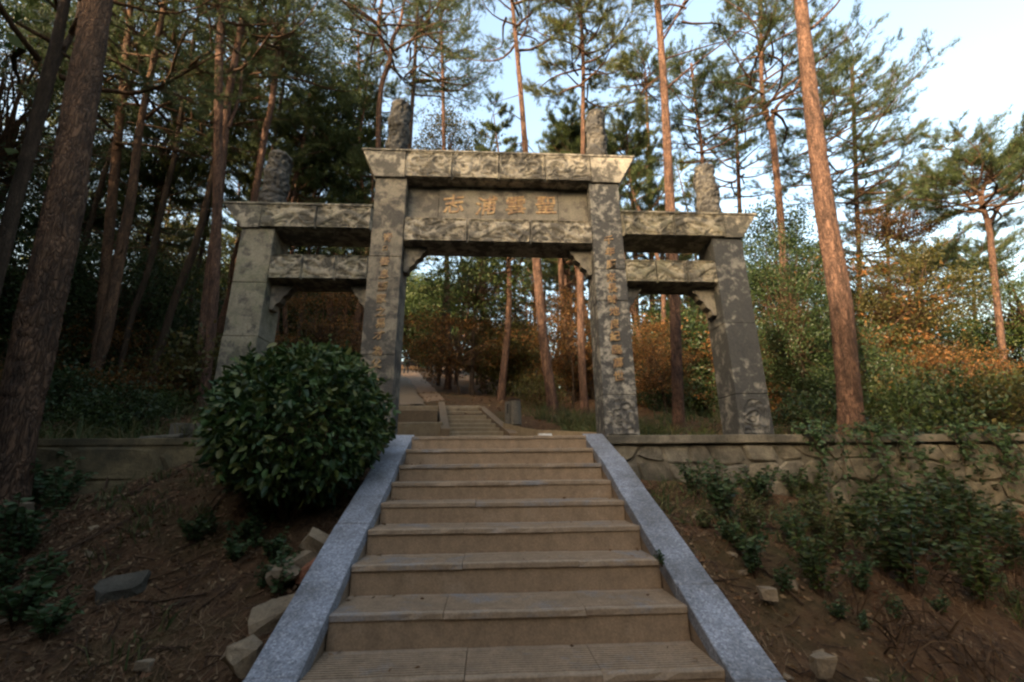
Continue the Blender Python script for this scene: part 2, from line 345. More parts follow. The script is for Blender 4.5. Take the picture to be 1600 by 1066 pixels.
gx = axis(-140, -6.5, 8.0, 150, 0.075, 34); gy = axis(-130, 0.2, 13.0, 240, 0.07, 40)
gy = np.sort(np.concatenate([gy[np.abs(gy - 4.67) > 0.1], [4.60, 4.74]]))
GX, GY = np.meshgrid(gx, gy)
ground = link('ground', grid_mesh('ground', GX, GY, terrain(GX, GY), M_GROUND)); tag(ground, kind='structure')
def gz(x, y): return float(terrain(np.array([x]), np.array([y]))[0])
def gzv(x, y): return terrain(x, y)

# ------------------------------------------------------------------ front staircase
stair = empty('stone_staircase', (XC, 2, -1), 0, 'wide brown stone stairs with ribbed treads climbing to the gate', 'staircase')
S0 = Vector(stair.location)
def ribbed_slab(name, w, d, h, mat, nr=11):
    """slab, front edge at y=0, top at z=0, with grooves running along x"""
    prof = [(0, -h), (0, -0.006), (0.006, 0.0)]
    y = 0.035; pit = (d - 0.07) / nr
    for k in range(nr):
        prof += [(y, 0), (y + pit * 0.10, -0.009), (y + pit * 0.50, -0.009), (y + pit * 0.60, 0)]; y += pit
    prof += [(d, 0), (d, -h)]
    bm = bmesh.new(); m_ = 9; xs = np.linspace(-w / 2 + 0.002, w / 2 - 0.002, m_); n = len(prof); rows = []
    for i, x in enumerate(xs):
        c = random.uniform(0, .004) + (random.uniform(.006, .014) if random.random() < .12 else 0); sag = random.uniform(-.0015, .0015)
        rows.append([bm.verts.new((x, py + (c if q in (1, 2) else 0), pz - (c * .8 if q == 2 else 0) + (sag if pz > -.02 else 0))) for q, (py, pz) in enumerate(prof)])
    for j in range(m_ - 1):
        for i in range(n): bm.faces.new((rows[j][i], rows[j + 1][i], rows[j + 1][(i + 1) % n], rows[j][(i + 1) % n]))
    bm.faces.new(rows[0][::-1]); bm.faces.new(rows[-1])
    return from_bm(name, bm, mat)
for k in range(len(STEP_Y)):
    y0, z0 = STEP_Y[k], STEP_Z[k]; yb = STEP_Y[k - 1] if k else y0 + 0.42; zl = STEP_Z[k + 1] if k + 1 < len(STEP_Y) else z0 - 0.15
    st = empty('step', (0, y0 - S0.y, z0 - S0.z)); st.parent = stair
    rs = link('riser', box_mesh('riser', -SW / 2, SW / 2, 0.007, 0.10, zl - z0 - 0.02, -0.029, M_RISER, 0.003, 1), st)
    cuts = [-SW / 2] + [SW * (c + random.uniform(-0.03, 0.03)) for c in ((-0.17, 0.18) if k % 2 else (-0.12, 0.22))] + [SW / 2]
    for a, b in zip(cuts[:-1], cuts[1:]):
        sl_ = link('tread_slab', ribbed_slab('tread_slab', b - a, yb - y0 + 0.006, 0.030, M_TREAD), st)
        sl_.location = ((a + b) / 2, -random.uniform(0, 0.006), random.uniform(-0.002, 0.002)); sl_.rotation_euler[1] = random.uniform(-0.002, 0.002)
# granite copings on each side: sloping slabs on a masonry cheek wall
def nose(y): return np.interp(y, STEP_Y[::-1], STEP_Z[::-1])
for s in (-1, 1):
    rail = empty('coping', (s * (SW / 2 + 0.105), 0, 0)); rail.parent = stair; rail.location = (s * (SW / 2 + 0.105), -S0.y, -S0.z)
    ys = [4.72] + list(np.arange(4.12 if s < 0 else 4.05, -1.5, -0.50)); ys = ys + [ys[-1] - 0.5]
    for a, b in zip(ys[:-1], ys[1:]):
        bm = bmesh.new(); vs = []
        za = float(nose(min(a, 4.55))) + 0.022; zb_ = float(nose(b)) + 0.022
        if a > 4.6: za = ZP + 0.03
        g = 0.0035
        for yy, zz in ((a - g, za), (b + g, zb_)):
            for xx in (-0.105, 0.105):
                vs.append(bm.verts.new((xx, yy, zz))); vs.append(bm.verts.new((xx, yy, zz - 0.085)))
        q = vs
        for f in ((0, 2, 6, 4), (1, 5, 7, 3), (0, 1, 3, 2), (4, 6, 7, 5), (0, 4, 5, 1), (2, 3, 7, 6)): bm.faces.new([q[i] for i in f])
        bmesh.ops.bevel(bm, geom=bm.edges[:], offset=0.004, segments=1, affect='EDGES')
        o = link('granite_slab', from_bm('granite_slab', bm, M_GRAN), rail); o.location = (random.uniform(-0.005, 0.005), 0, random.uniform(-0.004, 0.003))
    yy = np.array([4.55, -1.6]); zz = np.array([0.26, float(nose(-1.09)) - 0.09 - 0.23])
    bm = bmesh.new()
    prof = [(4.54, 0.25), (4.54, -1.0), (-1.2, -3.4), (-1.2, float(nose(-1.08)) - 0.07)]
    A = [bm.verts.new((-0.098, y, z)) for y, z in prof]; B = [bm.verts.new((0.098, y, z)) for y, z in prof]
    bm.faces.new(A); bm.faces.new(B[::-1])
    for i in range(4): bm.faces.new((A[i], B[i], B[(i + 1) % 4], A[(i + 1) % 4]))
    link('cheek_wall', from_bm('cheek_wall', bm, M_RISER), rail)

# ------------------------------------------------------------------ retaining walls
def rubble_wall(name, x0, x1, ztop, depth_y, mat, capm, label, rows, cw, seed, bulge, cap_h, endbox=True):
    rnd = random.Random(seed)
    t = empty(name, ((x0 + x1) / 2, 4.66, ZP - 0.8), 0, label, 'wall'); T = Vector(t.location)
    def L(o): o.location = -T; return o
    L(link('wall_core', box_mesh('wall_core', x0, x1, 4.585, 4.86, ZP - 1.6, ztop - cap_h, capm, 0.0), t))
    n = int((x1 - x0) / 1.15); e = np.linspace(x0, x1, n + 1)
    for a, b in zip(e[:-1], e[1:]):
        L(link('coping_block', box_mesh('coping_block', a + 0.002, b - 0.002, 4.525 + rnd.uniform(-.006, .006) + (0.05 if cap_h < .08 else 0), 4.90, ztop - cap_h, ztop + rnd.uniform(-.006, .004), capm, 0.010, 2, 0.003), t))
    zb = ztop - cap_h; h = depth_y / rows; nc = int((x1 - x0) / cw)
    gxs = np.zeros((rows + 1, nc + 1)); gzs = np.zeros((rows + 1, nc + 1))
    for r in range(rows + 1):
        for c in range(nc + 1):
            gxs[r, c] = x0 + (x1 - x0) * c / nc + (rnd.uniform(-.42, .42) * cw if 0 < c < nc else 0) + (0.25 * cw * (r % 2) if 0 < c < nc else 0)
            gzs[r, c] = zb - h * r + (rnd.uniform(-.36, .36) * h if 0 < r else -0.012)
    for r in range(rows):
        for c in range(nc):
            P = [(gxs[r, c], gzs[r, c]), (gxs[r, c + 1], gzs[r, c + 1]), (gxs[r + 1, c + 1], gzs[r + 1, c + 1]), (gxs[r + 1, c], gzs[r + 1, c])]
            # break the corners so each stone is an uneven polygon
            Q = []
            for i in range(4):
                a, b, d = np.array(P[i - 1]), np.array(P[i]), np.array(P[(i + 1) % 4]); u = rnd.uniform(.05, .34); v = rnd.uniform(.05, .2)
                Q += [b + (a - b) * u, b + (d - b) * v]
            cx = np.mean(Q, 0); Q = [cx + (q - cx) * (1 - (0.011 if bulge > .02 else .003) / max(0.05, np.linalg.norm(q - cx))) for q in Q]
            pr = rnd.uniform(0.008, bulge)
            bm = bmesh.new(); f0 = [bm.verts.new((q[0], 4.60, q[1])) for q in Q]
            f1 = [bm.verts.new((q[0], 4.585 - pr * 0.5 + rnd.uniform(-.006, .006), q[1])) for q in Q]
            f2 = [bm.verts.new((cx[0] + (q[0] - cx[0]) * 0.84, 4.585 - pr + rnd.uniform(-.008, .008), cx[1] + (q[1] - cx[1]) * 0.84)) for q in Q]
            m_ = len(Q)
            for i in range(m_):
                j = (i + 1) % m_; bm.faces.new((f0[i], f0[j], f1[j], f1[i])); bm.faces.new((f1[i], f1[j], f2[j], f2[i]))
            bm.faces.new(f2)
            L(link('stone', from_bm('stone', bm, mat), t))
    return t
rubble_wall('retaining_wall', XC + SW / 2 + 0.21, 8.6, ZP, 0.84, M_RUB, M_CAP, 'grey rubble retaining wall with smooth coping under the black gate posts', 4, 0.27, 3, 0.038, 0.085)
rubble_wall('retaining_wall', -4.32, XC - SW / 2 - 0.21, ZP - 0.004, 0.60, M_RUBL, M_RUBL, 'low ochre mud-stained retaining wall beside the round bush', 2, 0.50, 9, 0.014, 0.07)

# ------------------------------------------------------------------ the gate
GY0, GD = 4.78, 0.385                                        # front face and depth
gate = empty('stone_memorial_gate', (XC, GY0 + GD / 2, ZP), 0, 'weathered four-post stone memorial gate with carved beams and gold lettering', 'gate')
G0 = Vector(gate.location)
def gl(o): o.location = -G0; return o
def gpart(name, parent=gate):
    o = empty(name); o.parent = parent; return o
def put(name, me, part):                                     # meshes are drawn in world coordinates, parts sit at the gate's origin
    o = link(name, me, part); o.location = -G0; return o
ZT, ZS = 3.84, 3.04                                          # tops of the middle and side cap beams
def relief(name, x0, x1, z0, z1, y, mat, fn, res=0.011, frame=0.018, amp=0.022):
    nx = max(8, int((x1 - x0) / res)); nz = max(8, int((z1 - z0) / res))
    U, Wd = np.meshgrid(np.linspace(x0, x1, nx), np.linspace(z0, z1, nz))
    hgt = fn(U - (x0 + x1) / 2, Wd - (z0 + z1) / 2, x1 - x0, z1 - z0)
    edge = np.minimum.reduce([U - x0, x1 - U, Wd - z0, z1 - Wd])
    fr = 1 - sm(frame * 0.8, frame * 1.4, edge)
    hgt = hgt * (1 - fr) + fr * 1.0
    Yg = y - hgt * amp
    Yg[0, :] = y + 0.03; Yg[-1, :] = y + 0.03; Yg[:, 0] = y + 0.03; Yg[:, -1] = y + 0.03
    return grid_mesh(name, U, Yg, Wd, mat, True)
def clouds(seed):
    r = np.random.default_rng(seed)
    def fn(u, w, W_, H_):
        o = np.zeros_like(u)
        n = max(2, int(W_ / H_ * 1.3))
        for i in range(n):
            cx = -W_ / 2 + W_ * (i + 0.5) / n + r.uniform(-.03, .03); cz = r.uniform(-.2, .2) * H_; R_ = H_ * r.uniform(.30, .46); sg = r.choice([-1, 1])
            dx, dz = u - cx, (w - cz) * 1.15; d = np.hypot(dx, dz); th = np.arctan2(dz, dx) * sg
            sp = 0.5 + 0.5 * np.cos(th * 1 - d / R_ * 7.5 + r.uniform(0, 6))
            o = np.maximum(o, sp ** 2 * (1 - sm(R_ * 0.75, R_ * 1.1, d)))
        P = np.stack([u.ravel(), w.ravel() * 1.8, np.full(u.size, seed * 3.1)], 1)
        wv = np.abs(np.sin(9 * (fbm(P, 5.0, seed, 2)).reshape(u.shape) * 3.14))
        return np.maximum(o, 0.75 * wv ** 3)
    return fn
def dragon(seed):
    r = np.random.default_rng(seed)
    ph = r.uniform(0, 6); fq = r.uniform(7, 10)
    def fn(u, w, W_, H_):
        body = np.abs(w - 0.24 * H_ * np.sin(u * fq + ph)); b = 1 - sm(0.018, 0.05, body)
        b2 = 1 - sm(0.012, 0.03, np.abs(w - 0.30 * H_ * np.sin(u * fq * 1.6 + ph * 2)))
        P = np.stack([u.ravel(), w.ravel() * 2.2, np.full(u.size, seed * 1.7)], 1)
        n1 = fbm(P, 6.0, seed, 2).reshape(u.shape); wv = np.abs(np.sin(n1 * 24))
        return np.clip(np.maximum(np.maximum(b, b2 * 0.8), 0.7 * wv ** 3) + 0.15 * n1, 0, 1)
    return fn
# posts, each a stack of blocks
def post(cx, ztop, joints, mat, label=None, carve=False):
    p = gpart('post')
    if label: p['label'] = label
    zz = [ZP - 0.05] + joints + [ztop]
    for a, b in zip(zz[:-1], zz[1:]):
        dx = random.uniform(-.003, .003)
        put('post_block', box_mesh('post_block', cx - 0.187 + dx, cx + 0.187 + dx, GY0 + random.uniform(-.003, .003), GY0 + GD, a + 0.0015, b - 0.0015, mat, 0.009, 2, 0.0015), p)
    if carve:
        def lotus(u, w, W_, H_):
            r_ = np.hypot(u / (W_ * .42), np.maximum(w - 0.02, 0) / (H_ * .44)); arch = 1 - sm(.92, 1.0, r_) * 1.0
            P = np.stack([u.ravel(), w.ravel(), np.full(u.size, cx * 5)], 1); nn = fbm(P, 9.0, 4, 2).reshape(u.shape)
            return np.clip(arch * (0.15 + 0.85 * np.abs(np.sin(nn * 22)) ** 2), 0, 1) + (1 - arch) * 0.9
        put('carved_foot', relief('carved_foot', cx - 0.155, cx + 0.155, ZP + 0.02, ZP + 0.40, GY0 - 0.002, mat, lotus, 0.008, 0.012, 0.018), p)
    return p
OX, IX = 2.805, 1.320
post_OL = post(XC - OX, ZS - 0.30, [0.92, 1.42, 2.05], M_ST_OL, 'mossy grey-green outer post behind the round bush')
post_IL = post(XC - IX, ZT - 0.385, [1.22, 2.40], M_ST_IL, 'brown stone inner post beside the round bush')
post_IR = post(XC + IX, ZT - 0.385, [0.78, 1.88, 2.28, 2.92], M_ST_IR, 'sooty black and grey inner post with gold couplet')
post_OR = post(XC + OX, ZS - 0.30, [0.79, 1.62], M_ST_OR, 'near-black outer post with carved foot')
def carved_foot(p, cx, mat):
    def fn(u, w, W_, H_):
        r_ = np.hypot(u / (W_ * .44), np.maximum(w, 0) / (H_ * .46)); arch = 1 - sm(.9, 1.0, r_)
        P = np.stack([u.ravel(), w.ravel(), np.full(u.size, cx * 5)], 1); nn = fbm(P, 8.0, 4, 2).reshape(u.shape)
        return np.clip(arch * np.abs(np.sin(nn * 20)) ** 2 + (1 - arch) * 0.85, 0, 1)
    put('carved_foot', relief('carved_foot', cx - 0.160, cx + 0.160, ZP + 0.02, ZP + 0.42, GY0 + 0.004, mat, fn, 0.008, 0.012, 0.018), p)
carved_foot(post_IR, XC + IX, M_ST_IR); carved_foot(post_OR, XC + OX, M_ST_OR); carved_foot(post_IL, XC - IX, M_ST_IL)
# middle cap beam with flaring ends
def cap_beam(x0, x1, z0, z1, flare_l, flare_r, mat, npan, seed, y0=GY0 - 0.03, y1=GY0 + GD + 0.03, fn=clouds, pan_x=None):
    p = gpart('cap_beam')
    a = [(x0, z0), (x1, z0), (x1 + flare_r, z1), (x0 - flare_l, z1)]
    put('beam_core', poly_prism('beam_core', a, y0 + 0.028, y1, mat, 0.006), p)
    px0, px1 = pan_x if pan_x else (x0, x1); e = np.linspace(px0, px1, npan + 1)
    for i in range(npan):
        put('carved_panel', relief('carved_panel', e[i] + 0.0025, e[i + 1] - 0.0025, z0 + 0.004, z1 - 0.012, y0 + 0.012, mat, fn(seed + i), amp=0.024), p)
    # plain flaring end plates and a thin moulding along the top
    for s, xa, fl in ((-1, px0, flare_l), (1, px1, flare_r)):
        xe = x0 if s < 0 else x1
        if abs(fl) < 0.02: continue
        put('end_plate', poly_prism('end_plate', [(xa, z0 + 0.003), (xe, z0 + 0.003), (xe + s * (fl - 0.008), z1 - 0.012), (xa, z1 - 0.012)][::s], y0 + 0.002, y0 + 0.04, mat, 0.004), p)
    put('top_moulding', box_mesh('top_moulding', x0 - flare_l - 0.004, x1 + flare_r + 0.004, y0 - 0.010, y1 + 0.012, z1 - 0.011, z1 + 0.018, mat, 0.005, 1), p)
    return p
cap_beam(XC - IX - 0.20, XC + IX + 0.20, ZT - 0.385, ZT, 0.175, 0.215, M_BEAM, 4, 1, pan_x=(XC - IX + 0.16, XC + IX - 0.16))
cap_beam(XC - OX - 0.19, XC - IX - 0.1885, ZS - 0.315, ZS, 0.235, 0.0, M_BEAM_S, 2, 11, fn=dragon, pan_x=(XC - OX + 0.02, XC - IX - 0.19))
cap_beam(XC + IX + 0.1885, XC + OX + 0.19, ZS - 0.325, ZS, 0.0, 0.215, M_BEAM_S, 2, 21, fn=dragon, pan_x=(XC + IX + 0.19, XC + OX - 0.02))
# lower lintels
def lintel(x0, x1, z0, z1, mat, npan, seed, fn):
    p = gpart('lintel'); y0 = GY0 + 0.006
    put('beam_core', box_mesh('beam_core', x0, x1, y0 + 0.02, GY0 + GD - 0.004, z0, z1, mat, 0.006, 1), p)
    e = np.linspace(x0, x1, npan + 1)
    for i in range(npan):
        put('carved_panel', relief('carved_panel', e[i] + 0.0025, e[i + 1] - 0.0025, z0 + 0.003, z1 - 0.003, y0 + 0.006, mat, fn(seed + i), amp=0.024), p)
lintel(XC - IX + 0.188, XC + IX - 0.188, 2.600, 2.925, M_BEAM, 3, 31, dragon)
lintel(XC - OX + 0.188, XC - IX - 0.188, 2.095, 2.410, M_BEAM_S, 3, 41, dragon)
lintel(XC + IX + 0.188, XC + OX - 0.188, 2.115, 2.420, M_BEAM_S, 3, 51, dragon)
# name panel, five slabs wide, set back
npn = gpart('name_panel'); npn['label'] = 'recessed stone panel with four gold characters'
e = np.linspace(XC - IX + 0.188, XC + IX - 0.188, 6); e[1] -= 0.07; e[4] += 0.07
for i in range(5):
    put('panel_slab', box_mesh('panel_slab', e[i] + 0.0015, e[i + 1] - 0.0015, GY0 + 0.135 + (0.018 if i in (0, 4) else 0) + random.uniform(0, .003), GY0 + 0.27, 2.926, ZT - 0.386, M_PANEL, 0.004, 1), npn)
# gold characters
def glyph(ch, size, mat, seed, depth_=0.006):
    cu = bpy.data.curves.new('glyph', 'FONT'); cu.body = ch; cu.size = size; cu.align_x = 'CENTER'; cu.align_y = 'CENTER'; cu.extrude = depth_; cu.resolution_u = 3; cu.offset = size * 0.012
    o = bpy.data.objects.new('glyph', cu); COL.objects.link(o)
    dg = bpy.context.evaluated_depsgraph_get(); me = bpy.data.meshes.new_from_object(o.evaluated_get(dg))
    bpy.data.objects.remove(o); bpy.data.curves.remove(cu)
    n = len(me.vertices); V = np.zeros(n * 3, np.float32); me.vertices.foreach_get('co', V); V = V.reshape(-1, 3)
    if n:
        c = (V[:, :2].max(0) + V[:, :2].min(0)) / 2; V[:, :2] -= c
        r = np.random.default_rng(seed)                       # brush hand: slant, sway and uneven strokes
        V[:, 1] += V[:, 0] * r.uniform(.05, .2); V[:, 0] += V[:, 1] * r.uniform(-.05, .12)
        P = np.stack([V[:, 0] / size, V[:, 1] / size, np.full(n, seed * 1.3)], 1)
        V[:, 0] += (fbm(P, 3.2, seed, 2) - .4) * size * 0.11; V[:, 1] += (fbm(P, 3.2, seed + 50, 2) - .4) * size * 0.11
        V = np.stack([V[:, 0], -V[:, 2], V[:, 1]], 1).astype(np.float32)
        me.vertices.foreach_set('co', V.ravel()); me.update()
    me.materials.clear(); me.materials.append(mat); return me
def write(ch, px, py, Y, size, part, seed):
    P = onY(px, py, Y); o = link('character', glyph(ch, size, M_GOLD, seed), part); o.location = Vector(P) - G0
for i, (ch, px, py) in enumerate((('志', 709, 318), ('浦', 760, 321), ('雲', 806, 321), ('聖', 853, 320))): write(ch, px, py, GY0 + 0.133, 0.275, npn, i)
for i, (ch, px, py) in enumerate((('青', 606, 371), ('口', 602, 388), ('書', 601, 408), ('息', 600, 428), ('齋', 598, 447), ('家', 596, 466), ('之', 595, 487), ('易', 594, 505), ('才', 592, 523), ('為', 590, 548), ('父', 588, 568), ('人', 586, 589))):
    write(ch, px, py, GY0 - 0.006, 0.118 if ch != '口' else 0.07, post_IL, 20 + i)
for i, (ch, px, py) in enumerate((('千', 951, 375), ('年', 953, 393), ('歷', 955, 413), ('來', 955, 433), ('長', 957, 450), ('時', 957, 468), ('地', 960, 486), ('良', 961, 506), ('紀', 961, 525), ('臨', 964, 546), ('萬', 966, 567), ('世', 967, 587))):
    write(ch, px, py, GY0 - 0.006, 0.122, post_IR, 40 + i)
# scalloped corner brackets under the lintels
def bracket(x, z, s, w, h, mat):
    pts = [(0, 0), (w, 0), (w * .96, -h * .18), (w * .78, -h * .26), (w * .74, -h * .42), (w * .52, -h * .52), (w * .48, -h * .70), (w * .24, -h * .80), (w * .20, -h), (0, -h)]
    put('corner_bracket', poly_prism('corner_bracket', [(x + s * a, z + b) for a, b in pts][::-s], GY0 + 0.13, GY0 + 0.26, mat, 0.006), gate)
bracket(XC - IX + 0.187, 2.600, 1, 0.27, 0.34, M_ST_IL); bracket(XC + IX - 0.187, 2.600, -1, 0.27, 0.34, M_PANEL)
bracket(XC - OX + 0.187, 2.095, 1, 0.25, 0.32, M_ST_IL); bracket(XC - IX - 0.187, 2.095, -1, 0.22, 0.32, M_ST_IL)
bracket(XC + IX + 0.187, 2.115, 1, 0.22, 0.30, M_ST_IR); bracket(XC + OX - 0.187, 2.115, -1, 0.27, 0.36, M_PANEL)
# round cloud-carved finial columns
def finial(cx, z0, z1, r, seed, label):
    nth, nz = 56, 70; th = np.linspace(0, 2 * math.pi, nth + 1); zz = np.linspace(0, 1, nz)
    T, Z = np.meshgrid(th, zz)
    R_ = r * (1 - 0.10 * Z) * np.where(Z > 0.90, np.sqrt(np.clip(1 - ((Z - 0.90) / 0.10) ** 2, 0, 1)) * 0.75 + 0.25 * (1 - (Z - .9) / .1), 1)
    P = np.stack([np.cos(T).ravel() * r, np.sin(T).ravel() * r, (Z * (z1 - z0)).ravel()], 1)
    n = fbm(P, 7.0, seed, 3).reshape(T.shape); spiral = 0.5 + 0.5 * np.sin(T + Z * 15 + 2.5 * n)
    n[:, -1] = n[:, 0]; spiral[:, -1] = spiral[:, 0]
    R_ = R_ * (0.86 + 0.17 * spiral ** 2 + 0.22 * (np.abs(np.sin(n * 20)) - .5) * (Z < .97))
    o = put('finial_column', grid_mesh('finial_column', cx + R_ * np.cos(T), GY0 + GD / 2 + R_ * np.sin(T), z0 + Z * (z1 - z0), M_FIN), gate)
    o['label'] = label
finial(XC - IX, ZT, 4.79, 0.145, 1, 'carved cloud column over the brown inner post'); finial(XC + IX, ZT, 4.74, 0.140, 2, 'dark carved cloud column over the sooty inner post')
finial(XC - OX + .02, ZS, 3.93, 0.150, 3, 'mossy carved column over the outer post by the bush'); finial(XC + OX - .06, ZS, 3.92, 0.145, 4, 'black carved column over the outer post by the tall pine')

# ------------------------------------------------------------------ upper stairs, ramp and track behind the gate
up = empty('upper_staircase', (-0.2, 7.4, ZP), 0, 'short worn concrete stairs seen through the middle of the gate', 'staircase'); U0 = Vector(up.location)
NS = 8
for k in range(NS):
    f = k / (NS - 1); yk = 6.35 + 2.35 * f; P = onY(700 - 8 * f, 682 - 45 * f, yk); Q = onY(800 - 55 * f, 682 - 45 * f, yk)
    o = link('step', box_mesh('step', P[0], Q[0], yk, yk + 0.9, P[2] - 0.4, P[2] + 0.012, M_CONC, 0.012, 1, 0.006), up); o.location = -U0
for s, xs in ((-1, (696, 690)), (1, (803, 752))):
    bm = bmesh.new(); vs = []
    for f, yk, yy in ((0, 6.25, 676), (0.5, 7.5, 656), (1, 8.75, 634)):
        P = onY(xs[0] + (xs[1] - xs[0]) * f, yy - (6 if s < 0 else -1), yk)
        vs.append([bm.verts.new((P[0] + dx, yk, P[2] + dz)) for dx, dz in ((-.06, -.6), (-.06, 0), (.06, 0), (.06, -.6))])
    for a, b in zip(vs[:-1], vs[1:]):
        for i in range(4): bm.faces.new((a[i], b[i], b[(i + 1) % 4], a[(i + 1) % 4]))
    bm.faces.new(vs[0]); bm.faces.new(vs[-1][::-1])
    o = link('kerb', from_bm('kerb', bm, M_PAVE), up); o.location = -U0
# curved kerb on the far side of the landing
kb = empty('garden_kerb', (1, 6.2, ZP), 0, 'low curved concrete kerb sweeping from upper stairs to the sooty post', 'kerb')
bm = bmesh.new(); vs = []
for i, (px, py, Y) in enumerate(((786, 661, 6.75), (800, 664, 6.6), (818, 669, 6.4), (838, 672, 6.15), (870, 673, 5.9), (905, 675, 5.7), (950, 676, 5.6))):
    P = onY(px, py, Y); vs.append([bm.verts.new((P[0], Y + dy, P[2] + dz)) for dy, dz in ((-.05, -.5), (-.05, 0), (.06, 0), (.06, -.5))])
for a, b in zip(vs[:-1], vs[1:]):
    for i in range(4): bm.faces.new((a[i], b[i], b[(i + 1) % 4], a[(i + 1) % 4]))
bm.faces.new(vs[0]); bm.faces.new(vs[-1][::-1])
o = link('kerb_body', from_bm('kerb_body', bm, M_CONC), kb); o.location = -Vector(kb.location)
# landing slab and masonry beside the upper stairs
lb = empty('landing_block', (-1, 7.0, ZP), 0, 'low concrete landing block between brown post and upper stairs', 'block')
P = onY(618, 680, 6.5); Q = onY(694, 660, 6.5)
link('base_course', box_mesh('base_course', P[0], Q[0] - .02, 6.5, 8.3, P[2] - .3, Q[2], M_CONC, 0.012, 1, 0.01), lb).location = -Vector(lb.location)
P = onY(600, 650, 7.5); Q = onY(688, 640, 7.5)
link('upper_course', box_mesh('upper_course', P[0], Q[0] - .05, 7.5, 9.0, P[2] - .5, Q[2], M_PAVE, 0.012, 1, 0.015), lb).location = -Vector(lb.location)
def strip(name, rows, mat, nx=10, dz=0.0):
    """rows: (Y, xl, xr, z)"""
    ys = np.linspace(rows[0][0], rows[-1][0], 60); R_ = np.array(rows)
    xl = np.interp(ys, R_[:, 0], R_[:, 1]); xr = np.interp(ys, R_[:, 0], R_[:, 2]); z = np.interp(ys, R_[:, 0], R_[:, 3])
    t = np.linspace(0, 1, nx); X = xl[:, None] + (xr - xl)[:, None] * t; Y = np.repeat(ys[:, None], nx, 1); Z = np.repeat(z[:, None], nx, 1)
    nn = fbm(np.stack([X.ravel(), Y.ravel(), 0 * X.ravel()], 1), 2.0, 8, 3).reshape(X.shape)
    X[:, 0] += (nn[:, 0] - .44) * .6; X[:, -1] += (nn[:, -1] - .44) * .9; Z = Z + (nn - .44) * 0.16; Z[:, 0] -= 0.2; Z[:, -1] -= 0.2; Z[:, 1] -= .02; Z[:, -2] -= .02
    o = link(name, grid_mesh(name, X, Y, Z + dz, mat)); tag(o, kind='structure'); return o
def row(Y, y, xa, xb):
    P = onY(xa, y, Y); Q = onY(xb, y, Y); return (Y, P[0], Q[0], (P[2] + Q[2]) / 2)
strip('ramp_path', [row(9.5, 632, 604, 672), row(14, 611, 606, 655), row(24, 592, 612, 643), row(34, 585, 616, 634)], M_PAVE)
strip('dirt_path', [row(9.5, 633, 668, 706), row(14, 613, 652, 692), row(24, 592, 636, 668), row(36, 580, 626, 656), row(44, 577, 620, 652)], M_DIRT, 12, -0.06)
PL = onY(600, 635, 8.72); PR = onY(752, 636, 8.72)
lp = link('landing_path', box_mesh('landing_path', PL[0], PR[0], 8.72, 9.7, PR[2] - .6, PR[2] + 0.018, M_CONC, 0.015, 1, 0.012)); tag(lp, kind='structure')

# litter bin by the upper stairs
P = onY(801, 664, 7.6); bz = P[2]
lbn = empty('litter_bin', (P[0], 7.6, bz), 0, 'grey stump-like stone litter bin beside the upper stairs', 'litter bin'); lbn.scale = (.64, .64, .80)
bm = bmesh.new(); bmesh.ops.create_cone(bm, cap_ends=True, segments=18, radius1=0.19, radius2=0.165, depth=0.50, matrix=Matrix.Translation((0.05, 0, 0.25)))
link('bin_body', from_bm('bin_body', bm, M_GREY), lbn)
link('side_post', box_mesh('side_post', -0.20, -0.08, -0.16, 0.02, 0, 0.47, M_GREY, 0.01, 1), lbn)
link('opening', box_mesh('opening', -0.155, -0.115, -0.168, -0.12, 0.22, 0.42, M_NICHE_SHADE, 0.004, 1), lbn)  # solid near-black block, painted shade in place of a hollow slot
bm = bmesh.new(); bmesh.ops.create_cone(bm, cap_ends=True, segments=18, radius1=0.18, radius2=0.15, depth=0.04, matrix=Matrix.Translation((0.05, 0, 0.52)))
link('lid', from_bm('lid', bm, M_BARK_D), lbn)

# squared stone block on the terrace
P = onY(262, 682, 5.15)
o = link('stone_block', box_mesh('stone_block', 0, 0.52, 0, 0.35, -0.02, 0.20, M_CAP, 0.015, 2, 0.012)); o.location = (P[0], 5.15, ZP); o.rotation_euler[2] = 0.12
tag(o, 'squared grey stone block lying on the terrace behind the bush', 'stone block')
P = onY(215, 684, 5.0); o = link('stone_slab', box_mesh('stone_slab', 0, 0.42, 0, 0.12, 0, 0.035, M_CAP, 0.008, 1, 0.01)); o.location = (P[0], 5.0, ZP); o.rotation_euler[1] = -0.10
tag(o, 'thin stone slab leaning flat beside the squared block', 'stone slab')

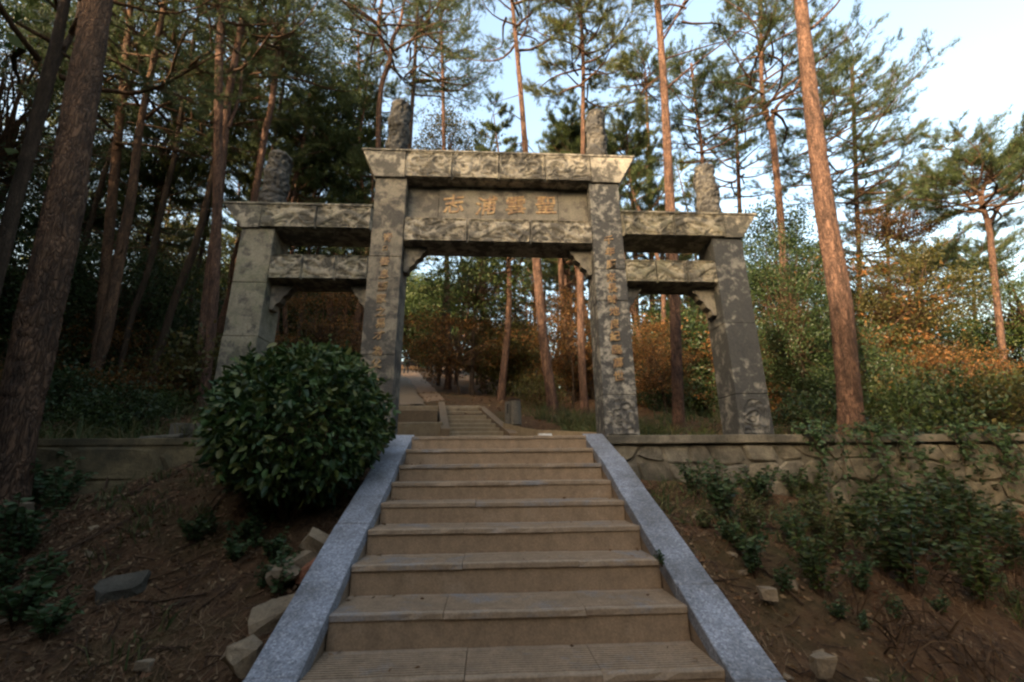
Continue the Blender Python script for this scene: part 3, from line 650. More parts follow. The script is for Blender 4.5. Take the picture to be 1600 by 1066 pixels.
# walker far up the path
def person(P, h):
    t = empty('person', P, 2.9, 'distant walker in dark clothes on the path beyond the gate', 'person')
    J = [(0, 0, .93), (0, 0, 1.12), (0, .01, 1.36), (0, .02, 1.48), (0, .03, 1.58), (0, .03, 1.70),
         (-.10, 0, .90), (-.11, -.10, .50), (-.11, .02, .09), (-.11, -.12, .04), (.10, 0, .90), (.11, .10, .50), (.11, .16, .10), (.11, .03, .04),
         (-.19, 0, 1.38), (-.24, .08, 1.12), (-.23, -.02, .88), (-.23, -.05, .78), (.19, 0, 1.38), (.24, -.06, 1.12), (.23, .04, .88), (.23, .02, .78)]
    E_ = [(0, 1), (1, 2), (2, 3), (3, 4), (4, 5), (0, 6), (6, 7), (7, 8), (8, 9), (0, 10), (10, 11), (11, 12), (12, 13), (2, 14), (14, 15), (15, 16), (16, 17), (2, 18), (18, 19), (19, 20), (20, 21)]
    R_ = [.15, .14, .15, .06, .10, .095, .095, .07, .05, .045, .095, .07, .05, .045, .065, .05, .04, .045, .065, .05, .04, .045]
    me = bpy.data.meshes.new('body'); me.from_pydata([tuple(c * h / 1.75 for c in j) for j in J], E_, []); o = link('body', me, t)
    m_ = o.modifiers.new('skin', 'SKIN')
    for v, r in zip(me.skin_vertices[0].data, R_): v.radius = (r * h / 1.75, r * h / 1.75)
    me.skin_vertices[0].data[0].use_root = True
    o.modifiers.new('sub', 'SUBSURF').levels = 1; me.materials.append(M_BLACK)
    bm = bmesh.new(); bmesh.ops.create_uvsphere(bm, u_segments=12, v_segments=8, radius=0.105, matrix=Matrix.Translation((0, .035, 1.67)) @ Matrix.Diagonal((1, 1.08, 1.1, 1)))
    for v in list(bm.verts):
        if v.co.z < 1.62 and v.co.y < 0.03: v.co.y = max(v.co.y, -0.02)
    link('hair', from_bm('hair', bm, M_BLACK, True), t)
    bm = bmesh.new(); bmesh.ops.create_cone(bm, cap_ends=True, segments=14, radius1=0.20, radius2=0.17, depth=0.55, matrix=Matrix.Translation((0, 0, 1.14)))
    link('jacket', from_bm('jacket', bm, M_BLUE, True), t)
P = onY(634, 589, 33.0); person(tuple(P), 1.68)
# ------------------------------------------------------------------ vegetation builders
def unit(v): return v / np.maximum(np.linalg.norm(v, axis=-1, keepdims=True), 1e-9)
def leaves_np(P, D, L, Wd, rng, fold=0.25, six=False):
    """one leaf per row: base point P, direction D, length L, width Wd"""
    n = len(P); D = unit(D); r = unit(rng.normal(size=(n, 3))); S = unit(np.cross(D, r)); Nn = np.cross(S, D)
    L = np.broadcast_to(L, n)[:, None]; Wd = np.broadcast_to(Wd, n)[:, None]
    if not six:
        V = np.stack([P, P + D * L * .45 + S * Wd * .5 + Nn * Wd * fold, P + D * L, P + D * L * .45 - S * Wd * .5 + Nn * Wd * fold], 1).reshape(-1, 3)
        F_ = np.arange(n * 4).reshape(n, 4)
        return V, F_
    V = np.stack([P, P + D * L * .28 + S * Wd * .46 + Nn * Wd * fold, P + D * L * .66 + S * Wd * .40 + Nn * Wd * fold * .8, P + D * L - Nn * Wd * .15,
                  P + D * L * .66 - S * Wd * .40 + Nn * Wd * fold * .8, P + D * L * .28 - S * Wd * .46 + Nn * Wd * fold], 1).reshape(-1, 3)
    b = np.arange(n)[:, None] * 6
    F_ = np.concatenate([b + np.array([[0, 1, 2, 3]]), b + np.array([[0, 3, 4, 5]])], 0)
    return V, F_
def needles_np(P, D, per, L, wd, rng, spread=0.75):
    """per needles in a brush at each tuft point P with direction D -> triangles"""
    n = len(P); P2 = np.repeat(P, per, 0); D2 = np.repeat(unit(D), per, 0)
    d = unit(D2 * 1.0 + rng.normal(size=(n * per, 3)) * spread); s = unit(np.cross(d, rng.normal(size=(n * per, 3))))
    ln = (L * rng.uniform(.7, 1.15, n * per))[:, None]
    P2 = P2 + D2 * rng.uniform(-.06, .06, n * per)[:, None]
    V = np.stack([P2 - s * wd * .5, P2 + s * wd * .5, P2 + d * ln], 1).reshape(-1, 3)
    return V, np.arange(n * per * 3).reshape(-1, 3)
def catmull(P, n):
    P = np.asarray(P, float); Q = np.vstack([2 * P[0] - P[1], P, 2 * P[-1] - P[-2]]); m = len(P) - 1; out = []
    for t in np.linspace(0, m - 1e-6, n):
        i = int(t); f = t - i; a, b, c, d = Q[i], Q[i + 1], Q[i + 2], Q[i + 3]
        out.append(.5 * (2 * b + (c - a) * f + (2 * a - 5 * b + 4 * c - d) * f * f + (3 * b - a - 3 * c + d) * f ** 3))
    return np.array(out)
def tube_np(P, R_, sides=8, rough=0.0, seed=0, freq=6.0):
    P = np.asarray(P, float); n = len(P); T = unit(np.gradient(P, axis=0)); ref = np.array([0.31, 0.87, 0.12])
    A = unit(np.cross(T, np.broadcast_to(ref, T.shape))); B = np.cross(T, A)
    th = np.arange(sides) * 2 * math.pi / sides
    ring = A[:, None] * np.cos(th)[None, :, None] + B[:, None] * np.sin(th)[None, :, None]
    rr = np.repeat(np.asarray(R_, float)[:, None], sides, 1)
    if rough:
        Q = (P[:, None] + ring * rr[..., None]).reshape(-1, 3) * np.array([1, 1, 0.3])
        rr = rr * (1 + rough * ((fbm(Q, freq, seed, 3) - .44) * 2.0).reshape(n, sides) + rough * .9 * (np.abs(np.sin(vnoise(Q, freq * 2.1, seed + 9) * 9)).reshape(n, sides) - .6))
    V = (P[:, None] + ring * rr[..., None]).reshape(-1, 3)
    i = np.arange(n * sides).reshape(n, sides); j = np.roll(i, -1, 1)
    F_ = np.stack([i[:-1], j[:-1], j[1:], i[1:]], -1).reshape(-1, 4)
    return V, F_
def cat(parts):
    Vs, Fs, o = [], [], 0
    for V, F_ in parts: Vs.append(V); Fs.append(F_ + o); o += len(V)
    return np.concatenate(Vs), np.concatenate(Fs)

def pine_crown(axis_fn, z0, z1, lmax, nb, rng, per=18, nl=0.13, wd=0.006, side_bias=None, flat=0.25, tw=6):
    """limbs (tubes) and needle brushes round a trunk axis; axis_fn(z) -> point"""
    tubes, TP, TD = [], [], []
    for b in range(nb):
        t = (b + rng.uniform(0, 1)) / nb; z = z0 + (z1 - z0) * t
        az = b * 2.4 + rng.uniform(-.5, .5)
        if side_bias is not None and rng.random() < 0.55: az = side_bias + rng.normal() * .7
        L = lmax * (1 - .62 * t ** 1.3) * rng.uniform(.55, 1.1); o = np.array(axis_fn(z))
        el = rng.uniform(-.05, .45) + .35 * t
        d = np.array([math.cos(az) * math.cos(el), math.sin(az) * math.cos(el), math.sin(el)]); sd = unit(np.cross(d, [0, 0, 1.0]))
        k = np.linspace(0, 1, 7)[:, None]
        path = o + d * L * k + np.array([0, 0, 1.0]) * L * (flat * (k ** 2) - .18 * k) + sd * L * .12 * np.sin(k * 4 + rng.uniform(0, 6)) 
        tubes.append(tube_np(path, np.linspace(.012 + .012 * L, .005, 7), 5))
        for j in range(tw + int(L * 1.6)):
            f = rng.uniform(.35, 1.0); q = path[0] + 0; idx = f * 6; i0 = min(int(idx), 5); q = path[i0] + (path[i0 + 1] - path[i0]) * (idx - i0)
            dr = unit(d * rng.uniform(.4, 1) + sd * rng.choice([-1, 1]) * rng.uniform(.3, 1.1) + np.array([0, 0, rng.uniform(-.1, .5)]))
            tl = L * rng.uniform(.12, .30) + .08
            kk = np.linspace(0, 1, 4)[:, None]; tp = q + dr * tl * kk + np.array([0, 0, .2]) * tl * kk ** 2
            tubes.append(tube_np(tp, np.linspace(.007, .003, 4), 3))
            for g in np.linspace(.35, 1, 4):
                TP.append(q + dr * tl * g + rng.normal(size=3) * .03); TD.append(dr + np.array([0, 0, .35]) + rng.normal(size=3) * .3)
    V, F_ = needles_np(np.array(TP), np.array(TD), per, nl, wd, rng)
    return cat(tubes), (V, F_)
def leafy_crown(center, rx, ry, rz, nc, per, ll, lw, rng, root=None, clump=0.30, flat=0.7, droop=0.3, hollow=0.35):
    """clumps of leaves through an uneven ellipsoid; limbs run from root to the clumps"""
    u = unit(rng.normal(size=(nc, 3))); r_ = (hollow + (1 - hollow) * rng.random(nc) ** .6)
    lump = .72 + .55 * vnoise(u * 1.0 + 5, 1.7, int(rng.integers(1000)))
    C = center + u * r_[:, None] * lump[:, None] * np.array([rx, ry, rz])
    tubes = []
    if root is not None:
        for c in C:
            k = np.linspace(0, 1, 5)[:, None]; m = root + (c - root) * k; m[1:4] += rng.normal(size=(3, 3)) * .06 * rx
            tubes.append(tube_np(m, np.linspace(.014 * max(rx, .6), .003, 5), 3))
    cl = rng.uniform(.6, 1.25, nc) * clump
    P = np.repeat(C, per, 0) + rng.normal(size=(nc * per, 3)) * np.repeat(cl, per)[:, None] * np.array([1, 1, flat])
    D = unit(np.repeat(u, per, 0) * .5 + rng.normal(size=(nc * per, 3)) * .8 + np.array([0, 0, -droop]))
    V, F_ = leaves_np(P, D, 1.25 * ll * rng.uniform(.6, 1.2, nc * per), 1.3 * lw * rng.uniform(.7, 1.2, nc * per), rng)
    return (cat(tubes) if tubes else None), (V, F_)

def add_tree(base, label, cat_, group, trunkVF, limbVF, crownVF, bark, leafm, name, limbm=None):
    t = empty(name, tuple(base), 0, label, cat_, group); b = np.asarray(base)
    link('trunk', mesh_np('trunk', trunkVF[0] - b, trunkVF[1], bark, True), t)
    if limbVF is not None: link('limbs', mesh_np('limbs', limbVF[0] - b, limbVF[1], limbm or M_TWIG, True), t)['kind'] = 'stuff'
    if crownVF is not None: link('crown', mesh_np('crown', crownVF[0] - b, crownVF[1], leafm), t)
    return t
def copy_tree(src, loc, rz, s, label=None, group=None, tilt=(0, 0)):
    r = src.copy(); COL.objects.link(r); r.location = loc; r.rotation_euler = (tilt[0], tilt[1], rz); r.scale = (s, s, s * random.uniform(.92, 1.1))
    if label: r['label'] = label
    if group: r['group'] = group
    for ch in src.children:
        c = ch.copy(); COL.objects.link(c); c.parent = r
    return r
def trunk_from_pixels(pix, Y, ztop, sides=12, rough=0.06, seed=0, n=60, fork=None, ydrift=0.0):
    """pix: (x, y, width) from the top of the frame down, on the plane at distance Y; carried on to the ground and to ztop"""
    pts, rr = [], []
    for x, y, w in pix[::-1]:
        P = onY(x, y, Y); pts.append(P); rr.append(w / 2 * depth(P) / F_PX * (depth(P) / np.linalg.norm(P)) ** 1.0)
    g = gz(pts[0][0], pts[0][1]); d = pts[0] - pts[1]
    if pts[0][2] > g + 0.05:
        k = (pts[0][2] - g + .08) / max(1e-3, -d[2]); k = min(k, 3.0)
        b = pts[0] + d * k * .6; b[2] = g - 0.08; pts.insert(0, b); rr.insert(0, rr[0] * 1.22)
    top = pts[-1].copy(); d = unit(pts[-1] - pts[-2]); 
    if ztop > top[2] + .5:
        q = top + d * (ztop - top[2]) / max(.3, d[2]); mid = top + (q - top) * .5; pts += [mid, q]; rr += [rr[-1] * .72, rr[-1] * .15]
    P = catmull(pts, n); R_ = np.interp(np.linspace(0, 1, n), np.linspace(0, 1, len(rr)), rr)
    R_ = R_ * (1 + .38 * np.exp(-np.maximum(0, P[:, 2] - P[0, 2] - .06) / .20))
    ax = P.copy()
    def axis_fn(z): return np.array([np.interp(z, ax[:, 2], ax[:, 0]), np.interp(z, ax[:, 2], ax[:, 1]), z])
    return tube_np(P, R_, sides, rough, seed), axis_fn, P[0], R_
def zpix(y, Y, x=800): return onY(x, y, Y)[2]
def bare_limbs(axis_fn, zs, L, rng, az0=None):
    out = []
    for z in zs:
        az = rng.uniform(0, 6.28) if az0 is None else az0 + rng.normal() * .6
        d = np.array([math.cos(az), math.sin(az), rng.uniform(-.1, .5)]); k = np.linspace(0, 1, 6)[:, None]; l = L * rng.uniform(.4, 1)
        p = axis_fn(z) + d * l * k + np.array([0, 0, 1.]) * (rng.uniform(-.2, .2) * l * k ** 2); out.append(tube_np(p, np.linspace(.016, .003, 6), 4))
        q = p[3]; e_ = unit(d + rng.normal(size=3) * .6); out.append(tube_np(q + e_ * l * .4 * k[:4] * 1.5, np.linspace(.008, .002, 4), 3))
    return out

# ------------------------------------------------------------------ the pines one can tell apart
def px_pine(label, pix, Y, ztop, crown_y, lmax, nb, seed, bark=M_BARK, leafm=M_NEEDLE, sides=12, rough=0.06, n=60, bare=5, per=26, bias=None, group='pines round the gate', nl=0.16, wd=0.008, tw=9, extra=None):
    per, wd = max(10, int(per * .68)), wd * 1.28
    rng = np.random.default_rng(seed)
    tv, ax, base, R_ = trunk_from_pixels(pix, Y, ztop, sides, rough, seed, n)
    zc = zpix(crown_y, Y, pix[0][0]); zc = min(zc, ztop - 1.5)
    limb, crown = pine_crown(ax, zc, ztop, lmax * 1.08, int(nb * 1.5), rng, per, nl, wd, bias, tw=tw)
    bl = bare_limbs(ax, rng.uniform(max(base[2] + 1.8, zc - 4), zc, bare), lmax * .45, rng) if bare else []
    limb = cat([limb] + bl)
    if extra:
        for (pl, w0, tuft) in extra:                          # a fork or a long limb drawn along image points on the same plane
            pp = catmull([onY(x, y, Y + dy) for x, y, dy in pl], 14); r0 = w0 / 2 * depth(pp[0]) / F_PX
            tv = cat([tv, tube_np(pp, np.linspace(r0, r0 * .45, 14), 8, .04, seed)])
            if tuft:
                l2, c2 = pine_crown(lambda z, pp=pp: pp[-1] + np.array([0, 0, z]), -.5, tuft, lmax * .6, max(5, nb // 3), rng, per, nl, wd, None)
                limb = cat([limb, l2]); crown = cat([crown, c2])
    return add_tree(base, label, 'pine tree', group, tv, limb, crown, bark, leafm, 'pine_tree')

px_pine('thick leaning pine trunk in front of the ochre wall', [(153, 0, 53), (128, 150, 58), (108, 280, 64), (85, 400, 70), (61, 500, 74), (40, 600, 74), (22, 700, 74)], 4.0, 10.5, -160, 2.2, 18, 1, M_BARK, M_NEEDLE, 56, 0.12, 220, 3)
px_pine('tall straight reddish pine rising behind the rubble wall', [(1251, 0, 24), (1263, 120, 27), (1275, 220, 30), (1291, 340, 34), (1310, 450, 37), (1322, 560, 39), (1331, 678, 43)], 5.9, 13.0, -60, 2.2, 22, 2, M_BARK_R, M_NEEDLE, 48, 0.07, 240, 0,
        extra=[([(1268, 45, 0), (1290, 25, .2), (1312, 0, .3), (1330, -40, .3)], 5, 0.8)])
px_pine('sunlit slender pine behind the low side lintel by the sooty post', [(1027, 0, 12), (1035, 100, 13), (1041, 200, 14), (1047, 320, 16), (1053, 430, 17), (1057, 560, 18), (1061, 670, 19)], 6.9, 14.5, -60, 2.2, 22, 3, M_BARK_R, M_NEEDLE, 28, 0.06, 160, 4,
        extra=[([(1042, 138, 0), (1080, 105, .3), (1120, 75, .6), (1165, 40, .9)], 4, 0), ([(1040, 92, 0), (1085, 78, .2), (1140, 62, .4)], 3, 0), ([(1036, 62, 0), (1055, 30, -.2), (1070, 0, -.3)], 4, 0.6)])
px_pine('dark leaning trunk at the edge behind the thick leaning pine', [(102, 0, 20), (85, 80, 23), (70, 140, 27), (45, 240, 27), (22, 320, 27), (0, 410, 28)], 6.0, 12.0, 120, 2.6, 22, 4, M_BARK_D, M_NEEDLE, 16, 0.05, 70, 4,
        extra=[([(74, 135, 0), (92, 90, .2), (118, 40, .5), (128, -20, .8)], 12, 1.2)])
px_pine('dark pine close beside the thick leaning trunk', [(205, 0, 11), (195, 110, 14), (178, 280, 17), (167, 400, 18), (150, 560, 18)], 9.2, 16, 240, 2.6, 24, 5, M_BARK)
px_pine('pine with orange upper bark left of the curved stem', [(258, 0, 10), (239, 100, 12), (219, 197, 13), (206, 300, 17), (188, 396, 20), (165, 524, 22), (150, 578, 20)], 8.2, 14.5, 190, 2.5, 22, 6, M_BARK)
px_pine('thin dark pine with a curved stem', [(300, 80, 8), (282, 183, 8), (273, 245, 9), (264, 280, 10), (249, 343, 11), (231, 425, 11), (207, 491, 11), (186, 582, 10)], 10, 13.5, 210, 2.3, 20, 7, M_BARK_D)
px_pine('dark slanting pine crossing behind the twin trunks', [(345, 200, 8), (326, 301, 11), (305, 384, 13), (285, 437, 13), (265, 495, 13)], 10.5, 13, 190, 2.3, 18, 8, M_BARK_D)
px_pine('straighter front trunk of the pair nearest the mossy post', [(347, 0, 11), (343, 84, 15), (341, 200, 16), (340, 300, 17), (334, 466, 17), (322, 590, 17)], 8.4, 15, 110, 2.3, 20, 9, M_BARK_R)
px_pine('swaying rear trunk of the pair nearest the mossy post', [(384, 0, 10), (369, 84, 13), (356, 158, 14), (350, 225, 14), (340, 330, 14), (326, 430, 13), (308, 590, 14)], 8.9, 15.5, 60, 2.4, 20, 10, M_BARK_R,
        extra=[([(357, 200, 0), (374, 150, .2), (382, 100, .3), (410, 55, .5)], 6, 0.8)])
px_pine('reddish pine rising behind the mossy outer post', [(452, 0, 9), (441, 60, 10), (430, 120, 10), (424, 165, 11), (413, 215, 12), (401, 290, 12), (393, 340, 12), (380, 450, 13)], 10, 16, 130, 2.3, 20, 11, M_BARK_R)
px_pine('forked pine behind the carved column over the brown post', [(597, 0, 6), (592, 40, 7), (600, 75, 7), (610, 92, 9), (597, 130, 9), (592, 180, 9), (591, 235, 9), (590, 330, 10)], 12, 19.5, 110, 2.6, 26, 12, M_BARK_R, M_NEEDLE,
        extra=[([(609, 92, 0), (614, 60, 0), (624, 40, .2), (632, 0, .3), (640, -60, .3)], 7, 2.0)])
px_pine('slender dark pine just beside the column over the brown post', [(653, 0, 6), (650, 60, 6), (647, 120, 7), (643, 180, 7), (636, 300, 8), (622, 420, 9)], 13, 21, 150, 2.8, 26, 13, M_BARK_D, M_NEEDLE, bias=0.2)
px_pine('long bare pine rising behind the name panel', [(800, 0, 7), (806, 60, 8), (815, 160, 9), (822, 245, 10), (838, 405, 14), (848, 520, 15), (863, 632, 17)], 9.4, 16.5, 75, 2.3, 24, 14, M_BARK_R, M_NEEDLE, bare=9)
px_pine('yellow-green crowned pine behind the column over the sooty post', [(906, 0, 6), (911, 90, 7), (911, 170, 7), (911, 235, 8), (907, 430, 11), (909, 560, 12), (913, 632, 12)], 10, 15.5, 150, 2.0, 34, 15, M_BARK_R, M_NEEDLE_Y, per=34, bare=6, tw=12)
px_pine('thin pine behind the column over the outer black post', [(1080, 100, 5), (1088, 170, 5), (1096, 230, 6), (1099, 300, 6), (1102, 420, 7)], 12, 13.5, 250, 1.9, 22, 16, M_BARK_R, M_NEEDLE)
px_pine('forked pine with a broad hazy crown beside the tall reddish pine', [(1189, 20, 6), (1190, 130, 8), (1196, 175, 10), (1206, 205, 12), (1213, 270, 12), (1221, 360, 12), (1226, 480, 13)], 11.5, 16.5, 190, 2.9, 34, 17, M_BARK_R, M_NEEDLE, per=30, tw=11,
        extra=[([(1204, 195, 0), (1215, 165, .3), (1240, 142, .6), (1262, 100, .9)], 7, 1.6)])
px_pine('pine with drooping outer boughs behind the tall reddish pine', [(1330, 100, 6), (1335, 200, 7), (1338, 300, 8), (1342, 400, 8), (1346, 520, 9)], 14, 16.5, 330, 3.4, 34, 18, M_BARK_D, M_NEEDLE, per=30, bias=0.1, tw=11)
px_pine('crooked red pine near the right edge of the photo', [(1546, 215, 5), (1549, 250, 7), (1540, 285, 8), (1533, 312, 9), (1545, 355, 11), (1552, 417, 12), (1560, 491, 13), (1568, 565, 13), (1576, 631, 14)], 10.2, 8.2, 300, 2.2, 30, 19, M_BARK_R, M_NEEDLE, per=30, tw=11,
        extra=[([(1545, 350, 0), (1565, 320, .2), (1590, 300, .3), (1620, 285, .3)], 6, 0.8), ([(1534, 312, 0), (1520, 290, .1), (1505, 270, .3), (1490, 250, .3)], 5, .8)])

for i, (px, w, Y, zt, cy, lab, lm, lx, nb) in enumerate((
    (985, 6, 15, 13.5, 290, 'bushy mid-distance pine low behind the flared end of the middle cap beam', M_NEEDLE_Y, 2.2, 24), (1010, 6, 17, 19, 150, 'mid-distance pine behind the sunlit slender pine', M_NEEDLE, 2.4, 26),
    (1150, 6, 15, 16, 300, 'mid-distance pine above the side cap beam over the black post', M_NEEDLE, 2.4, 26), (1285, 7, 13, 14.5, 300, 'mid-distance pine directly behind the tall reddish pine', M_NEEDLE, 2.6, 28),
    (1385, 6, 16, 11.5, 420, 'light green mid-distance pine with wide boughs near the open sky', M_NEEDLE_Y, 3.2, 28), (1440, 6, 15, 7.6, 480, 'short mid-distance pine under the open sky', M_NEEDLE, 2.6, 24), (1520, 6, 17, 9.2, 450, 'short mid-distance pine behind the crooked red pine', M_NEEDLE, 2.6, 24),
    (690, 6, 17, 23, 140, 'dark mid-distance pine high above the name panel', M_NEEDLE, 2.8, 28), (560, 6, 16, 20, 180, 'dark mid-distance pine between the dense green tree and the forked pine', M_NEEDLE, 2.4, 26), (870, 6, 18, 14, 330, 'low mid-distance pine peeping over the middle cap beam', M_NEEDLE_Y, 2.2, 22), (745, 6, 20, 14.5, 330, 'yellowish mid-distance pine top over the middle cap beam', M_NEEDLE_Y, 2.2, 22))):
    yt = 60
    while zpix(yt, Y, px) > zt * .93: yt += 5
    px_pine(lab, [(px, q, w * (.5 if yt > 60 else 1)) for q in (yt,)] + [(px + 2, yt + 60, w)] + [t_ for t_ in [(px + 4, 250, w + 1)] if t_[1] > yt + 80] + [t_ for t_ in [(px + 8, 400, w + 2)] if t_[1] > yt + 80] + [(px + 10, 560, w + 3)], Y, zt, cy, lx, nb, 60 + i, M_BARK_R, lm, 8, .05, 30, 3, 24, None, 'mid-distance pines', .18, .011, 9)
# ------------------------------------------------------------------ broad-leaved trees
def broad(label, px, Y, base_y, r, nc, per, ll, leafm, seed, group=None, flat=.7, clump=.32, trunk_w=.09, name='broadleaf_tree', cat_='tree', droop=.3):
    """px: crown centre pixel (x, y); r: (rx, ry, rz) in metres"""
    rng = np.random.default_rng(seed); C = onY(px[0], px[1], Y); bx = C[0] + rng.uniform(-.2, .2); b = np.array([bx, Y, gz(bx, Y) - .05])
    m = (b + C) / 2 + rng.normal(size=3) * .12
    pp = catmull([b, m, C + np.array([0, 0, r[2] * .3])], 24); tv = tube_np(pp, np.linspace(trunk_w, trunk_w * .3, 24), 9, .06, seed)
    lv, cv = leafy_crown(C, *r, int(nc * (.8 if leafm is M_RUST else 1.2)), int(per * (1.7 if Y < 13 else 1.25)), ll * (.74 if Y < 13 else .95), ll * (.74 if Y < 13 else .95) * .55, rng, root=C - np.array([0, 0, r[2] * .5]), clump=clump * .82, flat=flat, droop=droop)
    return add_tree(b, label, cat_, group, tv, lv, cv, M_BARK_D, leafm, name)
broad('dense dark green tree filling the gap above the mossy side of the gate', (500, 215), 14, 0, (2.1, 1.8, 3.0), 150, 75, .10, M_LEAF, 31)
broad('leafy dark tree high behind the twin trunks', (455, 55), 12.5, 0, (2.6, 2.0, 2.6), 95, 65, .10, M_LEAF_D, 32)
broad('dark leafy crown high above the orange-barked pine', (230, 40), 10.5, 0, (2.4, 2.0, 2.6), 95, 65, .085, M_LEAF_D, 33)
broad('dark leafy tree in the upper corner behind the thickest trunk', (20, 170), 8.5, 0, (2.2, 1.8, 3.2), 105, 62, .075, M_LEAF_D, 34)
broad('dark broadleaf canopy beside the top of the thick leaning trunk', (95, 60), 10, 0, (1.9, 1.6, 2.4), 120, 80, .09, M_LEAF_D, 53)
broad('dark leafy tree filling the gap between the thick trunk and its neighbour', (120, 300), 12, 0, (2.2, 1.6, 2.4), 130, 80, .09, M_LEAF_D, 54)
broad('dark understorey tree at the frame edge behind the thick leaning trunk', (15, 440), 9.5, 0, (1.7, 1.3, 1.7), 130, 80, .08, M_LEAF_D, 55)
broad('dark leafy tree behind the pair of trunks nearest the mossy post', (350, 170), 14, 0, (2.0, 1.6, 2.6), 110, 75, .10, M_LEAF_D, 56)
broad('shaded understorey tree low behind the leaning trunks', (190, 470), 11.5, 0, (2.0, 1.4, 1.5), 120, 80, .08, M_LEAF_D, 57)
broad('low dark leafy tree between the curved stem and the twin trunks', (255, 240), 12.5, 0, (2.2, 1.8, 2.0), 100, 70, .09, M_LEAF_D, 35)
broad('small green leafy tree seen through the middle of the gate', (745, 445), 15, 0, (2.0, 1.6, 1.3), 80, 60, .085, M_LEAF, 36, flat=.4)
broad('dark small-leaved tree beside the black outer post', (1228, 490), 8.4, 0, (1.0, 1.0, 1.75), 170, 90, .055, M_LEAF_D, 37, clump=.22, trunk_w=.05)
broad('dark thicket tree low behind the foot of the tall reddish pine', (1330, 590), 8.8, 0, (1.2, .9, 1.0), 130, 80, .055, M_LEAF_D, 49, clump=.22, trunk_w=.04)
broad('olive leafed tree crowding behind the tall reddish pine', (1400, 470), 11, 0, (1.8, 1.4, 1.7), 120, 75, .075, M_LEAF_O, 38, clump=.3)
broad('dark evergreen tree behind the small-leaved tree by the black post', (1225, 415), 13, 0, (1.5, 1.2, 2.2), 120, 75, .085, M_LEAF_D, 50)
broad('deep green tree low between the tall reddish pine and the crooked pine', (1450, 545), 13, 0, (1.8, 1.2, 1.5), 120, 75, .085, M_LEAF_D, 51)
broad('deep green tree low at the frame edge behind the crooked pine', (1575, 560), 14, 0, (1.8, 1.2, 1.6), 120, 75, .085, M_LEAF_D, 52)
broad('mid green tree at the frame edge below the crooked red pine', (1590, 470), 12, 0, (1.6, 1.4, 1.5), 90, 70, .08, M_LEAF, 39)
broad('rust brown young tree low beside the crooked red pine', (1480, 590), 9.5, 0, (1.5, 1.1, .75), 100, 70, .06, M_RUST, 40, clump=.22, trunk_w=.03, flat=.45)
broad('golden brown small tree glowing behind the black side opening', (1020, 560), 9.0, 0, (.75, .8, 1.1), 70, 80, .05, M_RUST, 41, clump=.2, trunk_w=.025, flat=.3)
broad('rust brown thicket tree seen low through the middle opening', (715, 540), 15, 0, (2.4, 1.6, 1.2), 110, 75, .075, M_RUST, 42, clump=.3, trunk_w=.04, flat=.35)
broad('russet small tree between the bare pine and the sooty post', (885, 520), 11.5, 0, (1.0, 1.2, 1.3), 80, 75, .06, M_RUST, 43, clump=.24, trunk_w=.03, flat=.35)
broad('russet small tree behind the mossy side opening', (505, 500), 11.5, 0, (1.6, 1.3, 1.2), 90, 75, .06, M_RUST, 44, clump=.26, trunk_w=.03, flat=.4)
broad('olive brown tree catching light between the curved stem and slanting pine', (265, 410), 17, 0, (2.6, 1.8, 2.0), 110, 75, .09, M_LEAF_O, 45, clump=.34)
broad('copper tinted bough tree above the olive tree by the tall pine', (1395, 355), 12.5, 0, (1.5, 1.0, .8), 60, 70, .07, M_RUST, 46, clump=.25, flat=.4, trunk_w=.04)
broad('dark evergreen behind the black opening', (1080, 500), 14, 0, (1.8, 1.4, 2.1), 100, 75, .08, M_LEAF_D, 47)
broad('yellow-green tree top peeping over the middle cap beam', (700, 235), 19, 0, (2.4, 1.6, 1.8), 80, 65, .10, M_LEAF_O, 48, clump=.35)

# ------------------------------------------------------------------ prototypes and the wood behind
def proto_pine(seed, H, lmax, leafm, bark):
    rng = np.random.default_rng(seed); sway = rng.normal(size=4) * .25
    pts = [(0, 0, -.3), (sway[0], sway[1], H * .35), (sway[0] + sway[2], sway[1] + sway[3], H * .7), (sway[2] * 1.2, sway[3] * 1.2, H)]
    P = catmull(pts, 26); tv = tube_np(P, np.linspace(.15, .02, 26), 9, .06, seed)
    f = lambda z: np.array([np.interp(z, P[:, 2], P[:, 0]), np.interp(z, P[:, 2], P[:, 1]), z])
    limb, crown = pine_crown(f, H * .42, H, lmax, 34, rng, 26, .19, .014, tw=9); limb = cat([limb] + bare_limbs(f, rng.uniform(H * .2, H * .5, 7), 1.2, rng))
    return tv, limb, crown
pines = [proto_pine(101, 12, 2.2, 0, 0), proto_pine(102, 14, 2.4, 0, 0), proto_pine(103, 10.5, 2.0, 0, 0)]
def proto_broad(seed, H, r, nc, per, ll):
    rng = np.random.default_rng(seed); C = np.array([0, 0, H - r[2]])
    P = catmull([(0, 0, -.3), (rng.normal() * .2, rng.normal() * .2, H * .4), tuple(C)], 18); tv = tube_np(P, np.linspace(.12, .04, 18), 8, .05, seed)
    lv, cv = leafy_crown(C, *r, nc, per, ll, ll * .55, rng, root=C - np.array([0, 0, r[2] * .6]), clump=.42)
    return tv, lv, cv
broads = [proto_broad(111, 8, (2.4, 2.4, 3.4), 190, 95, .14), proto_broad(112, 5, (1.9, 1.9, 2.2), 150, 95, .12), proto_broad(113, 3.2, (1.7, 1.7, 1.45), 120, 90, .10)]
LAB_P = 'slender background pine among many in the wood behind the gate'; GRP_P = 'background pines'
LAB_B = 'dark leafy background tree deep in the wood behind the gate'; GRP_B = 'background broadleaf trees'
LAB_R = 'rust brown understorey tree low in the wood behind the gate'; GRP_R = 'rusty understorey trees'
rng_ = np.random.default_rng(5)
